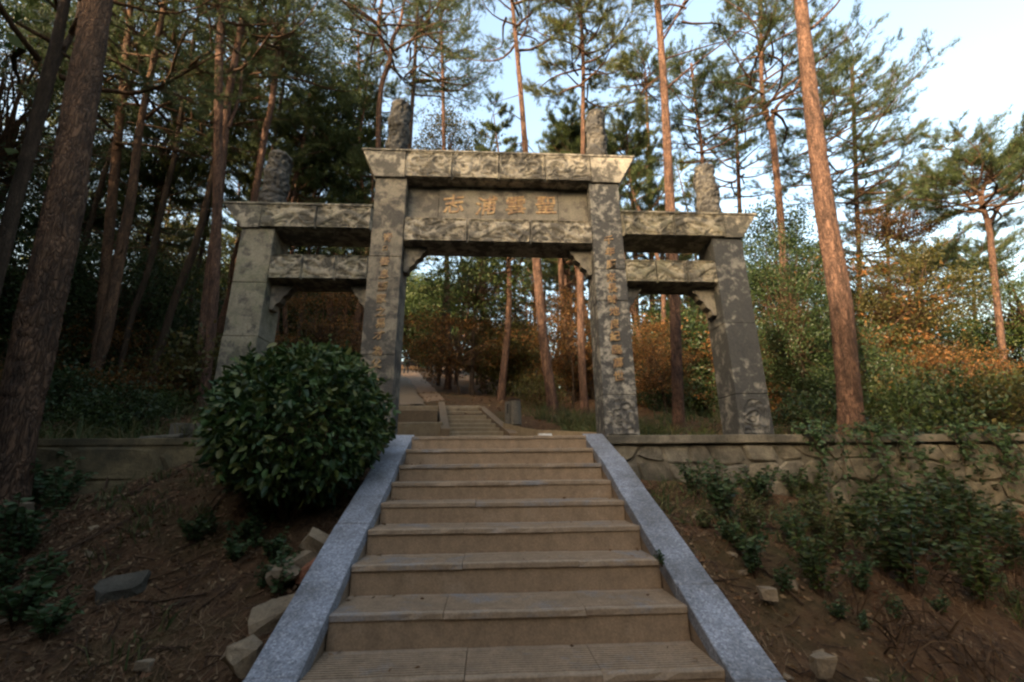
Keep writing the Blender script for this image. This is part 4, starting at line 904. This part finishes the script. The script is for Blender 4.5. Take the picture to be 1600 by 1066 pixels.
def proto_spray(seed, H, r, nc, per, ll):
    rng = np.random.default_rng(seed); C = np.array([0, 0, H - r[2]]); P = catmull([(0, 0, -.3), (rng.normal() * .2, rng.normal() * .2, H * .5), (rng.normal() * .2, 0, H)], 18); tv = tube_np(P, np.linspace(.06, .012, 18), 7, .05, seed)
    lv, cv = leafy_crown(C, *r, nc, per, ll, ll * .45, rng, root=C - np.array([0, 0, r[2] * .3]), clump=.36, flat=.22, hollow=.1)
    return tv, lv, cv
sprays = [proto_spray(121, 5.5, (1.7, 1.7, 2.6), 75, 60, .11), proto_spray(122, 3.6, (1.4, 1.4, 1.7), 60, 60, .10), proto_spray(123, 2.4, (1.2, 1.2, 1.1), 50, 55, .09)]
srcs = {}
rnd = random.Random(21)
def wood_tree(kind, x, y, s, rz):
    loc = (x, y, gz(x, y) - .05)
    if kind not in srcs:
        if kind[0] == 'p': tv, lv, cv = pines[kind[1]]; args = (LAB_P, 'pine tree', GRP_P, tv, lv, cv, M_BARK_R, M_NEEDLE_Y if kind[1] == 1 else M_NEEDLE, 'pine_tree')
        elif kind[0] == 'b': tv, lv, cv = broads[kind[1]]; args = (LAB_B, 'tree', GRP_B, tv, lv, cv, M_BARK_D, [M_LEAF, M_LEAF_D, M_LEAF_O][kind[1]], 'broadleaf_tree')
        else: tv, lv, cv = sprays[kind[1]]; args = (LAB_R, 'tree', GRP_R, tv, lv, cv, M_BARK_D, M_RUST, 'understorey_tree')
        t = add_tree((0, 0, 0), *args); srcs[kind] = t; t.location = loc; t.rotation_euler[2] = rz; t.scale = (s, s, s); return t
    return copy_tree(srcs[kind], loc, rz, s)
def blocked(x, y):                                            # keep the path, its view up the hill and the gate free
    return abs(x - float(path_x(np.array(y)))) < (1.9 if y > 9 else 1.6)
n = 0
while n < 85:                                                 # tall pines
    y = rnd.uniform(13, 46); x = rnd.uniform(-1.05 * y - 1, 1.1 * y + 1)
    if blocked(x, y): continue
    if x > .5 * y and y < 17: continue                        # a clearing opens to the sky here
    wood_tree(('p', rnd.randrange(3)), x, y, rnd.uniform(.75, 1.1) * (0.42 + .012 * y if x > .5 * y else 1), rnd.uniform(0, 6.28)); n += 1
n = 0
while n < 74:
    y = rnd.uniform(15, 44); x = rnd.uniform(-1.05 * y - 1, 1.15 * y + 1)
    if blocked(x, y) or (-.22 * y < x < .28 * y and rnd.random() < .75): continue
    k = rnd.choice([0, 1, 1, 2, 2]) if x < .3 * y else rnd.choice([1, 2, 2])
    wood_tree(('b', k), x, y, rnd.uniform(.7, 1.1), rnd.uniform(0, 6.28)); n += 1
n = 0
while n < 84:
    y = rnd.uniform(10.5, 34); x = rnd.uniform(-.95 * y, 1.1 * y)
    if blocked(x, y): continue
    wood_tree(('r', rnd.choice([0, 1, 1, 2])), x, y, rnd.uniform(.6, 1.0), rnd.uniform(0, 6.28)); n += 1
def slim_pine(seed, H):
    rng = np.random.default_rng(seed); sway = rng.normal(size=4) * .3
    P = catmull([(0, 0, -.3), (sway[0], sway[1], H * .4), (sway[2], sway[3], H * .75), (sway[2], sway[3], H)], 22); tv = tube_np(P, np.linspace(.085, .02, 22), 7, .06, seed)
    f = lambda z: np.array([np.interp(z, P[:, 2], P[:, 0]), np.interp(z, P[:, 2], P[:, 1]), z])
    limb, crown = pine_crown(f, H * .62, H, 1.5, 20, rng, 24, .18, .013, tw=7); return tv, cat([limb] + bare_limbs(f, rng.uniform(H * .15, H * .62, 12), 1.0, rng)), crown
SLIM = 'thin young pine trunk among many in the wood behind the gate'; sp = [add_tree((0, 0, 0), SLIM, 'pine tree', 'thin young pines', *slim_pine(140 + i, h), M_BARK_R, M_NEEDLE, 'pine_tree') for i, h in enumerate((8.5, 10, 11.5))]
n = 0; sused = set()
while n < 60:
    y = rnd.uniform(11.5, 34); x = rnd.uniform(-.62 * y, .55 * y)
    if blocked(x, y): continue
    k = rnd.randrange(3); loc = (x, y, gz(x, y) - .05)
    if k not in sused: sused.add(k); sp[k].location = loc
    else: copy_tree(sp[k], loc, rnd.uniform(0, 6.28), rnd.uniform(.8, 1.15))
    n += 1
for i in range(9):                                            # the wood closes round the head of the path
    y = 40 + i * 1.7; x = float(path_x(np.array(y))) + rnd.uniform(-3.2, 3.2); wood_tree(('b', rnd.choice([0, 1])), x, y, rnd.uniform(.9, 1.3), rnd.uniform(0, 6))
for i in range(26):
    y = rnd.uniform(12, 21); x = y * rnd.uniform(.30, 1.12); wood_tree(rnd.choice([('b', 1), ('b', 1), ('b', 1), ('r', 0), ('r', 1)]), x, y, rnd.uniform(.62, .9), rnd.uniform(0, 6))
for i in range(14):
    y = rnd.uniform(20, 30); x = y * rnd.uniform(.3, 1.1); wood_tree(rnd.choice([('b', 0), ('b', 1), ('r', 0)]), x, y, rnd.uniform(.7, 1.0), rnd.uniform(0, 6))
# trees out of frame beside and behind the camera: they shade the slope
LAB_S = 'unseen tall leafy tree shading the slope below the gate'; GRP_S = 'trees shading the slope'
for (k, x, y, s) in ((0, -9.5, 3.0, 1.3), (0, -14.5, 6.2, 1.4), (0, -13.5, 1.0, 1.5), (0, -10.5, -3.5, 1.4), (0, -16, -4, 1.6), (0, -20, 11, 1.5), (0, -18, 5, 1.7), (0, -7.0, -8.5, 1.2), (0, -11.0, -10.5, 1.4), (0, 8.5, -5.5, 1.1), (0, 10.5, 1.5, 1.0), (0, -7.4, 0.6, 1.1), (0, -6.5, -4.6, 1.1), (0, 6.8, -2.0, 1.2), (0, 1.5, -7.5, 1.3), (0, -5.2, -1.6, 1.05), (0, 8.2, -1.2, 1.15), (0, 6.0, -4.6, 1.2), (0, -3.7, -3.9, 1.1), (0, -20, -10, 1.6), (0, -14.5, -9, 1.5)):
    copy_tree(srcs[('b', 0)], (x, y, gz(x, y) - .1), rnd.uniform(0, 6), s, LAB_S, GRP_S)
# ------------------------------------------------------------------ the round clipped bush
BC = np.array([-1.465, 3.64, .365]); BR = np.array([.625, .64, .60])
bush = empty('round_bush', (BC[0], BC[1], gz(BC[0], BC[1])), 0, 'big round glossy dark green bush beside the stone stairs', 'bush'); BO = np.array(bush.location)
rng = np.random.default_rng(77)
nl_ = 10500
u = unit(rng.normal(size=(nl_, 3))); lump = 1 + .23 * (fbm(u + 4, 2.6, 12, 3) - .44) * 2 + .05 * (vnoise(u + 9, 9.0, 4) - .5)
rr = lump * (1 - .36 * rng.random(nl_) ** 1.8 + .05 * rng.normal(size=nl_))
P = BC + u * rr[:, None] * BR
keep = P[:, 2] > -.32; P, u, rr = P[keep], u[keep], rr[keep]
D = unit(u * .55 + rng.normal(size=u.shape) * .55 + np.array([0, 0, -.35]))
Ln = rng.uniform(.030, .090, len(P))
view = unit(-P); face = (u * view).sum(1) + (rr / np.maximum(.5, lump[keep]) - 1) * 4 + (D * np.array([0, -.2, 0])).sum(1)
order = np.argsort(-face); front = order[:300]; rest = order[300:]
V, F_ = leaves_np(P[rest] - BO, D[rest], Ln[rest], Ln[rest] * .50, rng, .16, True)
o = link('foliage', mesh_np('foliage', V, F_, M_CAM, True), bush); tag(o, kind='stuff')
lm = []
for k in range(12):
    r_ = np.random.default_rng(900 + k); V, F_ = leaves_np(np.zeros((1, 3)), np.array([[0, 0, 1.0]]), np.array([1.0]), np.array([r_.uniform(.44, .56)]), r_, r_.uniform(.08, .2), True)
    lm.append(mesh_np('leaf', V, F_, M_CAM, True))
for i, k in enumerate(front):
    o = link('leaf', lm[i % 12], bush); o.location = P[k] - BO; o.rotation_mode = 'QUATERNION'
    o.rotation_quaternion = Vector(D[k]).to_track_quat('Z', 'Y') @ Matrix.Rotation(rng.uniform(0, 6.28), 3, 'Z').to_quaternion(); o.scale = (Ln[k],) * 3
sv = []
for i in range(60):
    d = unit(rng.normal(size=3) + np.array([0, -.3, .5])); q = BC + d * BR * rng.uniform(.9, 1.0); e_ = unit(d + np.array([0, 0, .5]) + rng.normal(size=3) * .3); l = rng.uniform(.07, .17)
    k = np.linspace(.1, 1, 9)[:, None]; sv.append(leaves_np(q + e_ * l * k - BO, unit(e_ + rng.normal(size=(9, 3)) * .8), rng.uniform(.035, .06, 9), rng.uniform(.018, .03, 9), rng, .16, True))
o = link('young_shoots', mesh_np('young_shoots', *cat(sv), M_LEAF, True), bush); tag(o, kind='stuff')
st = [tube_np(catmull([BO + np.array([0, 0, -.1]), BO + np.array([rng.normal() * .1, rng.normal() * .1, .25]), BC + unit(rng.normal(size=3)) * .62 * BR], 8) - BO, np.linspace(.022, .006, 8), 5) for _ in range(30)]
link('stems', mesh_np('stems', *cat(st), M_TWIG, True), bush)

# ------------------------------------------------------------------ loose rocks on the bank
def chip(r, size, cuts=9):
    """a lump of broken stone: a block with flat faces struck off it"""
    bm = bmesh.new(); bmesh.ops.create_cube(bm, size=1)
    for v in bm.verts: v.co = Vector((v.co.x * r.uniform(.85, 1.1), v.co.y * r.uniform(.85, 1.1), v.co.z * r.uniform(.85, 1.1)))
    for _ in range(cuts):
        n = Vector((r.gauss(0, 1), r.gauss(0, 1), r.gauss(0, .8))).normalized(); g = bm.verts[:] + bm.edges[:] + bm.faces[:]
        res = bmesh.ops.bisect_plane(bm, geom=g, plane_co=n * r.uniform(.40, .56), plane_no=n, clear_outer=True)
        ed = [e_ for e_ in res['geom_cut'] if isinstance(e_, bmesh.types.BMEdge)]
        if ed: bmesh.ops.contextual_create(bm, geom=ed)
    for v in bm.verts: v.co = Vector((v.co.x * size[0], v.co.y * size[1], v.co.z * size[2]))
    bmesh.ops.triangulate(bm, faces=bm.faces[:]); bmesh.ops.subdivide_edges(bm, edges=bm.edges[:], cuts=2, use_grid_fill=True)
    sd = r.randrange(100); Q = np.array([v.co[:] for v in bm.verts]) / max(size); k = fbm(Q, 6.0, sd, 3)
    for v, q in zip(bm.verts, k): v.co *= 1 + (q - .44) * .34
    return bm
def rock(label, px, py, Y, size, seed, mat=M_ROCK, rot=(0, 0, 0), sink=.3, name='rock', cat_='rock', npl=7):
    r = random.Random(seed); o = link(name, from_bm(name, chip(r, size), mat)); P = onY(px, py, Y); z = gz(P[0], Y)
    o.location = (P[0], Y, min(max(z + size[2] * (.5 - sink), P[2]), z + size[2] * (.5 if sink > .35 else 1.2 if size[0] < .18 else .7))); o.rotation_euler = rot
    return tag(o, label, cat_, 'loose stones on the banks')
rock('flat pale slab of rock tilted against the coping below the bush', 466, 838, 3.02, (.31, .20, .11), 1, rot=(.2, -.45, .3), sink=.1)
rock('small pointed rock on top of the stones next to the coping', 500, 816, 3.12, (.17, .15, .12), 2, rot=(.3, .5, .2))
rock('broken red brick wedged under the tilted slab', 490, 846, 3.0, (.20, .13, .11), 3, M_BRICK, (.4, -.5, .2), name='broken_brick', cat_='brick')
rock('small pale stone under the tilted slab', 448, 868, 2.92, (.15, .12, .09), 4, rot=(0, .2, .3))
rock('long brown half-buried rock against the coping', 440, 902, 2.72, (.25, .16, .08), 5, M_ROCK, (.35, -.35, .2), .3)
rock('angular grey rock alone on the bare soil near the coping', 388, 972, 2.36, (.15, .12, .12), 6, rot=(.2, .3, .5), sink=.3)
rock('small mossy stone under the angular grey rock', 352, 1015, 2.2, (.11, .10, .06), 7, M_ROCKD, (.2, .1, .6), .45)
rock('dark flat rock half buried in soil in front of the ochre wall', 200, 864, 3.0, (.26, .16, .08), 8, M_ROCKD, (.45, -.1, .3), .55)
rock('small grey stone low in the leaf litter', 240, 975, 2.5, (.07, .06, .04), 9, sink=.4)
rock('pale round stone at the foot of the thick pine', 48, 765, 3.95, (.10, .10, .13), 10)
rock('white pebble lying on the top stair edge near the sooty post', 852, 681, 4.95, (.16, .08, .045), 11, m_plain('white_stone', (.5, .47, .42)), sink=.1, name='pebble', cat_='pebble')
rock('yellowish stone in soil beside the lower coping on the weedy bank', 1278, 1010, 2.3, (.10, .09, .08), 12)
rock('brown stone in the weeds beside the coping halfway down', 1195, 895, 2.75, (.09, .09, .06), 13)
for i in range(46):                                          # small scattered stones
    r = random.Random(500 + i); s = r.choice([-1, 1]); x = XC + s * r.uniform(1.25, 3.6); y = r.uniform(1.2, 4.2)
    if abs(x - BC[0]) < .7 and y > 3.1: continue
    bm = chip(r, (1, 1, 1), 6)
    o = link('small_stone', from_bm('small_stone', bm, M_ROCK)); a = r.uniform(.022, .055); o.scale = (a * 1.3, a, a * .7); o.rotation_euler = (r.uniform(-.5, .5), r.uniform(-.5, .5), r.uniform(0, 6)); o.location = (x, y, gz(x, y) + a * .2)
    tag(o, 'small loose stone scattered on the soil bank', 'stone', 'small scattered stones')

# ------------------------------------------------------------------ leaf litter, grass, dry fern
def litter(name, n, xr, yr, seed, size=.045, mat=M_LITTER, lab='brown fallen leaves strewn over the bank'):
    r = np.random.default_rng(seed); x = r.uniform(*xr, n); y = r.uniform(*yr, n); ok = np.abs(x - XC) > 1.12; ok |= y > 5.2; x, y = x[ok], y[ok]
    ok = vnoise(np.stack([x, y, 0 * x], 1), 2.2, seed) + .25 * vnoise(np.stack([x, y, 0 * x], 1), 7.0, seed + 1) > r.uniform(.25, .95, len(x)); x, y = x[ok], y[ok]
    P = np.stack([x, y, gzv(x, y) + r.uniform(.003, .018, len(x))], 1); D = r.normal(size=P.shape); D[:, 2] *= .25; D[:, 2] += np.where(y < 4.6, D[:, 1] * .35, 0)
    V, F_ = leaves_np(P, D, size * r.uniform(.5, 1.3, len(P)), size * .55 * r.uniform(.6, 1.2, len(P)), r, .15)
    o = link(name, mesh_np(name, V, F_, mat)); tag(o, lab, 'leaf litter', kind='stuff')
litter('leaf_litter', 26000, (-5.5, -.9), (.8, 4.5), 61, .034); litter('leaf_litter', 26000, (1.1, 7.5), (.8, 4.5), 62, .034, lab='brown fallen leaves strewn over the weedy bank')
litter('leaf_litter', 12000, (-11, 11), (5.3, 15), 63, .07, lab='brown fallen leaves carpeting the ground behind the gate')
def needle_mat(n, xr, seed, lab):
    r_ = np.random.default_rng(seed); x = r_.uniform(*xr, n); y = r_.uniform(.9, 4.5, n); ok = (np.abs(x - XC) > 1.13) & (vnoise(np.stack([x, y, 0 * x], 1), 1.7, seed) > r_.uniform(.2, .8, n)); x, y = x[ok], y[ok]; n = len(x)
    a = r_.uniform(0, 6.28, n); L = r_.uniform(.05, .11, n); d = np.stack([np.cos(a), np.sin(a), 0 * a], 1); x2, y2 = x + d[:, 0] * L, y + d[:, 1] * L; s_ = np.stack([-d[:, 1], d[:, 0], 0 * a], 1) * .0022
    A = np.stack([x, y, gzv(x, y) + .012], 1); B = np.stack([x2, y2, gzv(x2, y2) + r_.uniform(.008, .022, n)], 1)
    V = np.stack([A - s_, A + s_, B], 1).reshape(-1, 3); tag(link('pine_needle_litter', mesh_np('pine_needle_litter', V, np.arange(n * 3).reshape(-1, 3), M_LITTER)), lab, 'needle litter', kind='stuff')
needle_mat(30000, (-5, -.9), 5, 'matted brown pine needles lying on the shaded bare bank'); needle_mat(30000, (1.1, 6.5), 6, 'matted brown pine needles lying on the weedy bank')
def twigs(n, xr, seed, lab):
    r_ = np.random.default_rng(seed); x = r_.uniform(*xr, n); y = r_.uniform(.9, 4.45, n); ok = np.abs(x - XC) > 1.15; x, y = x[ok], y[ok]
    a = r_.uniform(0, 6.28, len(x)); L = r_.uniform(.05, .22, len(x)) * (1 + (r_.random(len(x)) > .95) * 2.5); parts = []
    for i in range(len(x)):
        k = np.linspace(-.5, .5, 4); X = x[i] + np.cos(a[i]) * L[i] * k; Y_ = y[i] + np.sin(a[i]) * L[i] * k + r_.normal() * .01
        parts.append(tube_np(np.stack([X, Y_, gzv(X, Y_) + .012 + r_.uniform(0, .015)], 1), np.full(4, .0018 + L[i] * .012), 3))
    o = link('fallen_twigs', mesh_np('fallen_twigs', *cat(parts), M_TWIG)); tag(o, lab, 'twigs', kind='stuff')
twigs(900, (-5, -1), 1, 'fallen twigs strewn over the bare shaded bank'); twigs(700, (1.2, 6.5), 2, 'fallen twigs strewn over the weedy bank')
def tufts(name, spots, per, h, seed, mat, lab, cat_, wd=.006, spread=.35):
    r = np.random.default_rng(seed); parts = []
    x, y = np.array(spots).T; P = np.stack([x, y, gzv(x, y) - .01], 1); n = len(P) * per; B = np.repeat(P, per, 0) + r.normal(size=(n, 3)) * np.array([.05, .05, 0])
    D = unit(r.normal(size=(n, 3)) * spread + np.array([0, 0, 1.0])); S = unit(np.cross(D, r.normal(size=(n, 3)))); L = (h * r.uniform(.45, 1.2, n))[:, None]; out = D * np.array([1, 1, 0])
    w = wd * r.uniform(.7, 1.3, n)[:, None]
    a = B; m = B + D * L * .55; t = B + D * L + out * L * .55 - np.array([0, 0, .22]) * L
    V = np.stack([a - S * w, a + S * w, m + S * w * .8, m - S * w * .8, t], 1).reshape(-1, 3); b = np.arange(n)[:, None] * 5
    q = b + np.array([[0, 1, 2, 3]]); q2 = b + np.array([[3, 2, 4, 4]])
    me = bpy.data.meshes.new(name); F_ = [tuple(f) for f in q] + [tuple(f[:3]) for f in q2]; me.from_pydata(V.tolist(), [], F_); me.materials.append(mat)
    o = link(name, me); return tag(o, lab, cat_, kind='stuff')
R2 = np.random.default_rng(5)
def spots(n, xr, yr, f=None):
    out = []
    while len(out) < n:
        x, y = R2.uniform(*xr), R2.uniform(*yr)
        if y < 4.6 and abs(x - XC) < 1.15: continue
        if y > 4.6 and blocked(x, y) : continue
        if np.hypot(x - BC[0], y - BC[1]) < .6: continue
        if f is None or f(x, y): out.append((x, y))
    return out
patch = lambda sd, th, fr: (lambda x, y: vnoise(np.array([[x, y, 0.]]), fr, sd)[0] > th)
tufts('grass', spots(260, (-4.6, -.95), (1.0, 4.4), patch(1, .52, 1.4)), 12, .15, 1, M_GRASS, 'sparse green grass blades growing on the shaded bare bank', 'grass', .004)
tufts('grass', spots(240, (1.15, 6.5), (1.2, 4.45), patch(2, .50, 1.2)), 12, .17, 2, M_GRASS, 'green grass blades growing among weeds below the rubble wall', 'grass', .004)
tufts('grass', spots(260, (-8.5, -2.9), (5.0, 8.6)), 14, .38, 3, M_GRASS, 'long dark grass growing on the terrace behind the ochre wall', 'grass', .006)
tufts('grass', spots(210, (.25, 2.6), (5.9, 8.6), lambda x, y: x > .35 + (7 - y) * -.1), 16, .42, 4, M_GRASS, 'long reedy grass growing beside the upper stairs', 'grass', .006)
tufts('grass', spots(220, (2.2, 10), (5.3, 8.5)), 12, .34, 6, M_GRASS, 'tall grass growing on the terrace behind the rubble wall', 'grass', .006)
tufts('dry_fern', spots(330, (2.0, 7.0), (1.4, 4.3), patch(4, .45, .9)), 9, .27, 7, M_DEAD, 'dry rust coloured fern stalks sprawling over the weedy bank', 'dry fern', .004, .8)
tufts('dry_fern', spots(120, (-5.5, -2.6), (1.4, 3.8), patch(6, .5, .9)), 8, .20, 8, M_DEAD, 'thin dead stalks lying on the dark bank below the thick pine', 'dry fern', .003, 1.0)

# ------------------------------------------------------------------ weeds, vines and shrubs
def weed_mesh(seed, h, ns, ll, spread=.5):
    r = np.random.default_rng(seed); tb, P, D, L = [], [], [], []
    for s in range(ns):
        a = r.uniform(0, 6.28); e_ = np.array([math.cos(a), math.sin(a), 0]) * h * spread * r.uniform(.2, 1.0); hh = h * r.uniform(.55, 1.1)
        pp = catmull([np.zeros(3) + e_ * .1, e_ * .5 + np.array([0, 0, hh * .6]), e_ + np.array([0, 0, hh])], 8); tb.append(tube_np(pp, np.linspace(.005, .002, 8), 4))
        for f in np.linspace(.22, 1, int(9 + hh * 14)):
            q = pp[0] + 0; i = min(6, int(f * 7)); q = pp[i] + (pp[i + 1] - pp[i]) * (f * 7 - i)
            for _ in range(2):
                b = r.uniform(0, 6.28); P.append(q); D.append([math.cos(b), math.sin(b), r.uniform(-.35, .35)]); L.append(ll * r.uniform(.6, 1.2))
    L = np.array(L); V, F_ = leaves_np(np.array(P), np.array(D), L, L * .48, r, .14, True)
    return mesh_np('stem', *cat(tb), M_TWIG, True), mesh_np('leaves', V, F_, M_WEED)
weeds = [weed_mesh(200 + i, h, ns, ll) for i, (h, ns, ll) in enumerate(((.34, 9, .060), (.48, 12, .065), (.26, 8, .045), (.60, 14, .060)))]
def weed(k, x, y, s, label, group, name='leafy_weed', cat_='weed', mat=None, z=None):
    t = empty(name, (x, y, (gz(x, y) if z is None else z) - .01), random.uniform(0, 6.28), label, cat_, group); t.scale = (s, s, s)
    link('stem', weeds[k][0], t)['kind'] = 'stuff'; o = link('foliage', weeds[k][1], t)
    if mat: o.material_slots[0].link = 'OBJECT'; o.material_slots[0].material = mat
    return t
def at_ground(px, py):
    """first point of the ground along the line of sight"""
    d = ray(px, py); d = d / np.linalg.norm(d); s = np.arange(1.0, 30, .02); Q = d[None] * s[:, None]; h = Q[:, 2] - terrain(Q[:, 0], Q[:, 1]); i = np.argmax(h < 0)
    return Q[i]
single = [(1, 1085, 775, .62, 'broad-leaved weed nearest the granite coping under the rubble wall'), (3, 1290, 745, .95, 'tall leafy sapling climbing the rubble wall to its coping'), (2, 990, 700, 0, '')]
for k, px, py, s, lab in single:
    if s: P = at_ground(px, py); weed(k, P[0], P[1], s, lab, None)
r = random.Random(88)
for (px, py) in [(1095, 790), (1130, 780), (1150, 815), (1175, 790), (1195, 840), (1215, 800), (1225, 860), (1250, 825), (1265, 880), (1285, 850), (1300, 900), (1315, 830), (1330, 880), (1345, 850), (1240, 780), (1280, 790), (1320, 780), (1360, 800), (1110, 830), (1180, 870), (1205, 900), (1370, 900), (1340, 930), (1300, 940)]:
    P = at_ground(px, py); weed(r.choice([0, 1, 1, 3]), P[0] + r.uniform(-.12, .12), P[1], r.uniform(.42, .75), mat=r.choice([None, None, M_LEAF, M_GRASS]), label='dark green leafy weed in the tangle below the rubble wall', group='weeds below the rubble wall')
for (px, py) in [(1380, 750), (1410, 780), (1440, 760), (1470, 790), (1500, 760), (1540, 790), (1575, 770), (1420, 830), (1480, 850), (1530, 860), (1590, 860), (1395, 720), (1450, 725), (1400, 860), (1440, 880), (1500, 900), (1560, 840), (1460, 820), (1510, 820), (1590, 900), (1430, 930), (1540, 950)]:
    P = at_ground(px, py); weed(r.choice([1, 3, 3]), P[0], P[1], r.uniform(.6, .95), mat=r.choice([None, M_LEAF, M_LEAF_D, M_LEAF_D]), label='leafy weed in the darker tangle towards the frame edge below the wall', group='weeds towards the frame edge')
for (px, py) in [(1350, 990), (1400, 970), (1310, 970), (1470, 960), (1560, 920), (1590, 950), (1230, 930), (1140, 850)]:
    P = at_ground(px, py); weed(r.choice([0, 2]), P[0], P[1], r.uniform(.35, .6), 'low green weed on the bare lower part of the weedy bank', 'low weeds on the weedy bank')
for (px, py) in [(400, 860), (425, 880), (380, 850), (440, 905), (410, 925), (365, 880), (300, 850), (330, 840), (430, 940)]:
    P = at_ground(px, py); weed(r.choice([0, 2, 2]), P[0], P[1], r.uniform(.5, .8), 'small fern-like weed growing below the round bush', 'weeds below the bush')
for (px, py) in [(15, 830), (40, 870), (10, 920), (60, 930), (25, 980), (5, 880), (90, 800), (45, 810), (70, 1000), (130, 745), (105, 740)]:
    P = at_ground(px, py); weed(r.choice([0, 1, 2]), P[0], P[1], r.uniform(.6, .95), 'dark weed growing in the shade below the thick pine', 'weeds below the thick pine')
P = onY(1027, 895, 2.75); weed(2, 0.124 + SW / 2 - .05, 2.60, .32, 'tiny weed sprouting from a stair corner against the coping', None, 'stair_weed', 'weed', None, -.50)
# vines over the rubble wall
def vine(label, x0, seed, n=10):
    r_ = np.random.default_rng(seed); tb, P, D, L = [], [], [], []
    for i in range(n):
        x = x0 + r_.normal() * .28; k = np.linspace(0, 1, 12)[:, None]; ln = r_.uniform(.35, .75)
        pp = np.array([x, 4.60, ZP + .06]) + k * np.array([r_.normal() * .2, -.12, 0]) + np.stack([.03 * np.sin(k[:, 0] * 7 + i), -.10 * np.sin(np.minimum(k[:, 0] * 3, 1.57)), .10 * np.sin(k[:, 0] * 3) - ln * k[:, 0] ** 1.4], 1)
        tb.append(tube_np(pp, np.linspace(.006, .002, 12), 4))
        for q in np.repeat(pp[1:], 4, 0): P.append(q + r_.normal(size=3) * .03); D.append([r_.normal(), -.6 + r_.normal() * .4, -.4 + r_.normal() * .4]); L.append(r_.uniform(.035, .06))
    t = empty('trailing_vine', (x0, 4.6, ZP), 0, label, 'vine', 'vines on the rubble wall'); T = np.array(t.location); L = np.array(L)
    link('stem', mesh_np('stem', cat(tb)[0] - T, cat(tb)[1], M_TWIG), t)['kind'] = 'stuff'; V, F_ = leaves_np(np.array(P), np.array(D), L, L * .6, r_, .15, True); link('foliage', mesh_np('foliage', V - T, F_, M_WEED), t)
for lab, px, sd in (('trailing vine hanging over the wall below the tall reddish pine', 1285, 1), ('bushy vine hanging over the wall next to the sapling', 1345, 2), ('vine hanging over the wall halfway to the frame edge', 1440, 3), ('vine hanging over the wall at the frame edge', 1560, 4)):
    vine(lab, onY(px, 690, 4.6)[0], sd, 8)
# shrubs on the terrace
shr = []
for i, (rx, rz, ll, m_) in enumerate(((.55, .45, .05, M_LEAF), (.7, .5, .055, M_LEAF_O), (.6, .42, .05, M_RUST), (.65, .55, .055, M_LEAF_D))):
    rr_ = np.random.default_rng(300 + i); lv, cv = leafy_crown(np.array([0, 0, rz * .9]), rx, rx, rz, 60, 45, ll, ll * .5, rr_, root=np.array([0, 0, 0.]), clump=.14, hollow=.2)
    shr.append((mesh_np('stems', *lv, M_TWIG), mesh_np('foliage', *cv, m_)))
def shrub(k, x, y, s, label, group):
    t = empty('shrub', (x, y, gz(x, y) - .05), random.uniform(0, 6.28), label, 'shrub', group); t.scale = (s, s, s * random.uniform(.85, 1.2)); link('stems', shr[k][0], t); link('foliage', shr[k][1], t)
for (px, Y, k, s, lab) in ((1400, 6.0, 0, .9, 'bright green shrub on the wall terrace next to the tall reddish pine'), (1470, 6.3, 3, 1.0, 'dark green shrub on the wall terrace midway to the frame edge'), (1550, 6.2, 1, 1.1, 'olive shrub on the wall terrace near the frame edge'), (1600, 6.8, 3, 1.1, 'dark green shrub on the wall terrace cut by the frame edge'),
                           (1265, 6.6, 3, .8, 'small dark shrub between the black post and the tall reddish pine'), (1440, 7.8, 2, 1.2, 'rust brown shrub behind the terrace shrubs')):
    P = onY(px, 660, Y); shrub(k, P[0], Y, s, lab, None)
for i in range(34):
    x, y = r.uniform(-12, 14), r.uniform(7.2, 14)
    if blocked(x, y) or (-2.2 < x < 1.2 and y < 9.5): continue
    shrub(r.choice([0, 2, 2, 3, 1]), x, y, r.uniform(.8, 1.5), 'low shrub in the undergrowth of the wood behind the gate', 'undergrowth shrubs')
for i in range(12):
    shrub(r.choice([0, 3, 3]), r.uniform(-8, -3.2), r.uniform(5.6, 8.5), r.uniform(.7, 1.2), 'dark shrub on the shaded terrace behind the ochre wall', 'shrubs behind the ochre wall')

r_ = np.random.default_rng(314); P, D = [], []
for k in range(1, 14):
    for i in range(int(r_.integers(8, 20))):
        e_ = r_.random() < .55; x = XC + (r_.choice([-1, 1]) * (SW / 2 - abs(r_.normal()) * .07 - .02) if e_ else r_.uniform(-SW / 2, SW / 2)); f = r_.uniform(.25, 1) if r_.random() < .7 else .92
        P.append([x, STEP_Y[k] + (STEP_Y[k - 1] - STEP_Y[k]) * f * .97, STEP_Z[k] + r_.uniform(.004, .010)]); D.append([r_.normal(), r_.normal(), r_.normal() * .12])
V, F_ = leaves_np(np.array(P), np.array(D), r_.uniform(.015, .04, len(P)), r_.uniform(.006, .018, len(P)), r_, .2)
tag(link('stair_litter', mesh_np('stair_litter', V, F_, M_LITTER)), 'small dry leaves fallen on the stone stairs', 'leaf litter', kind='stuff')
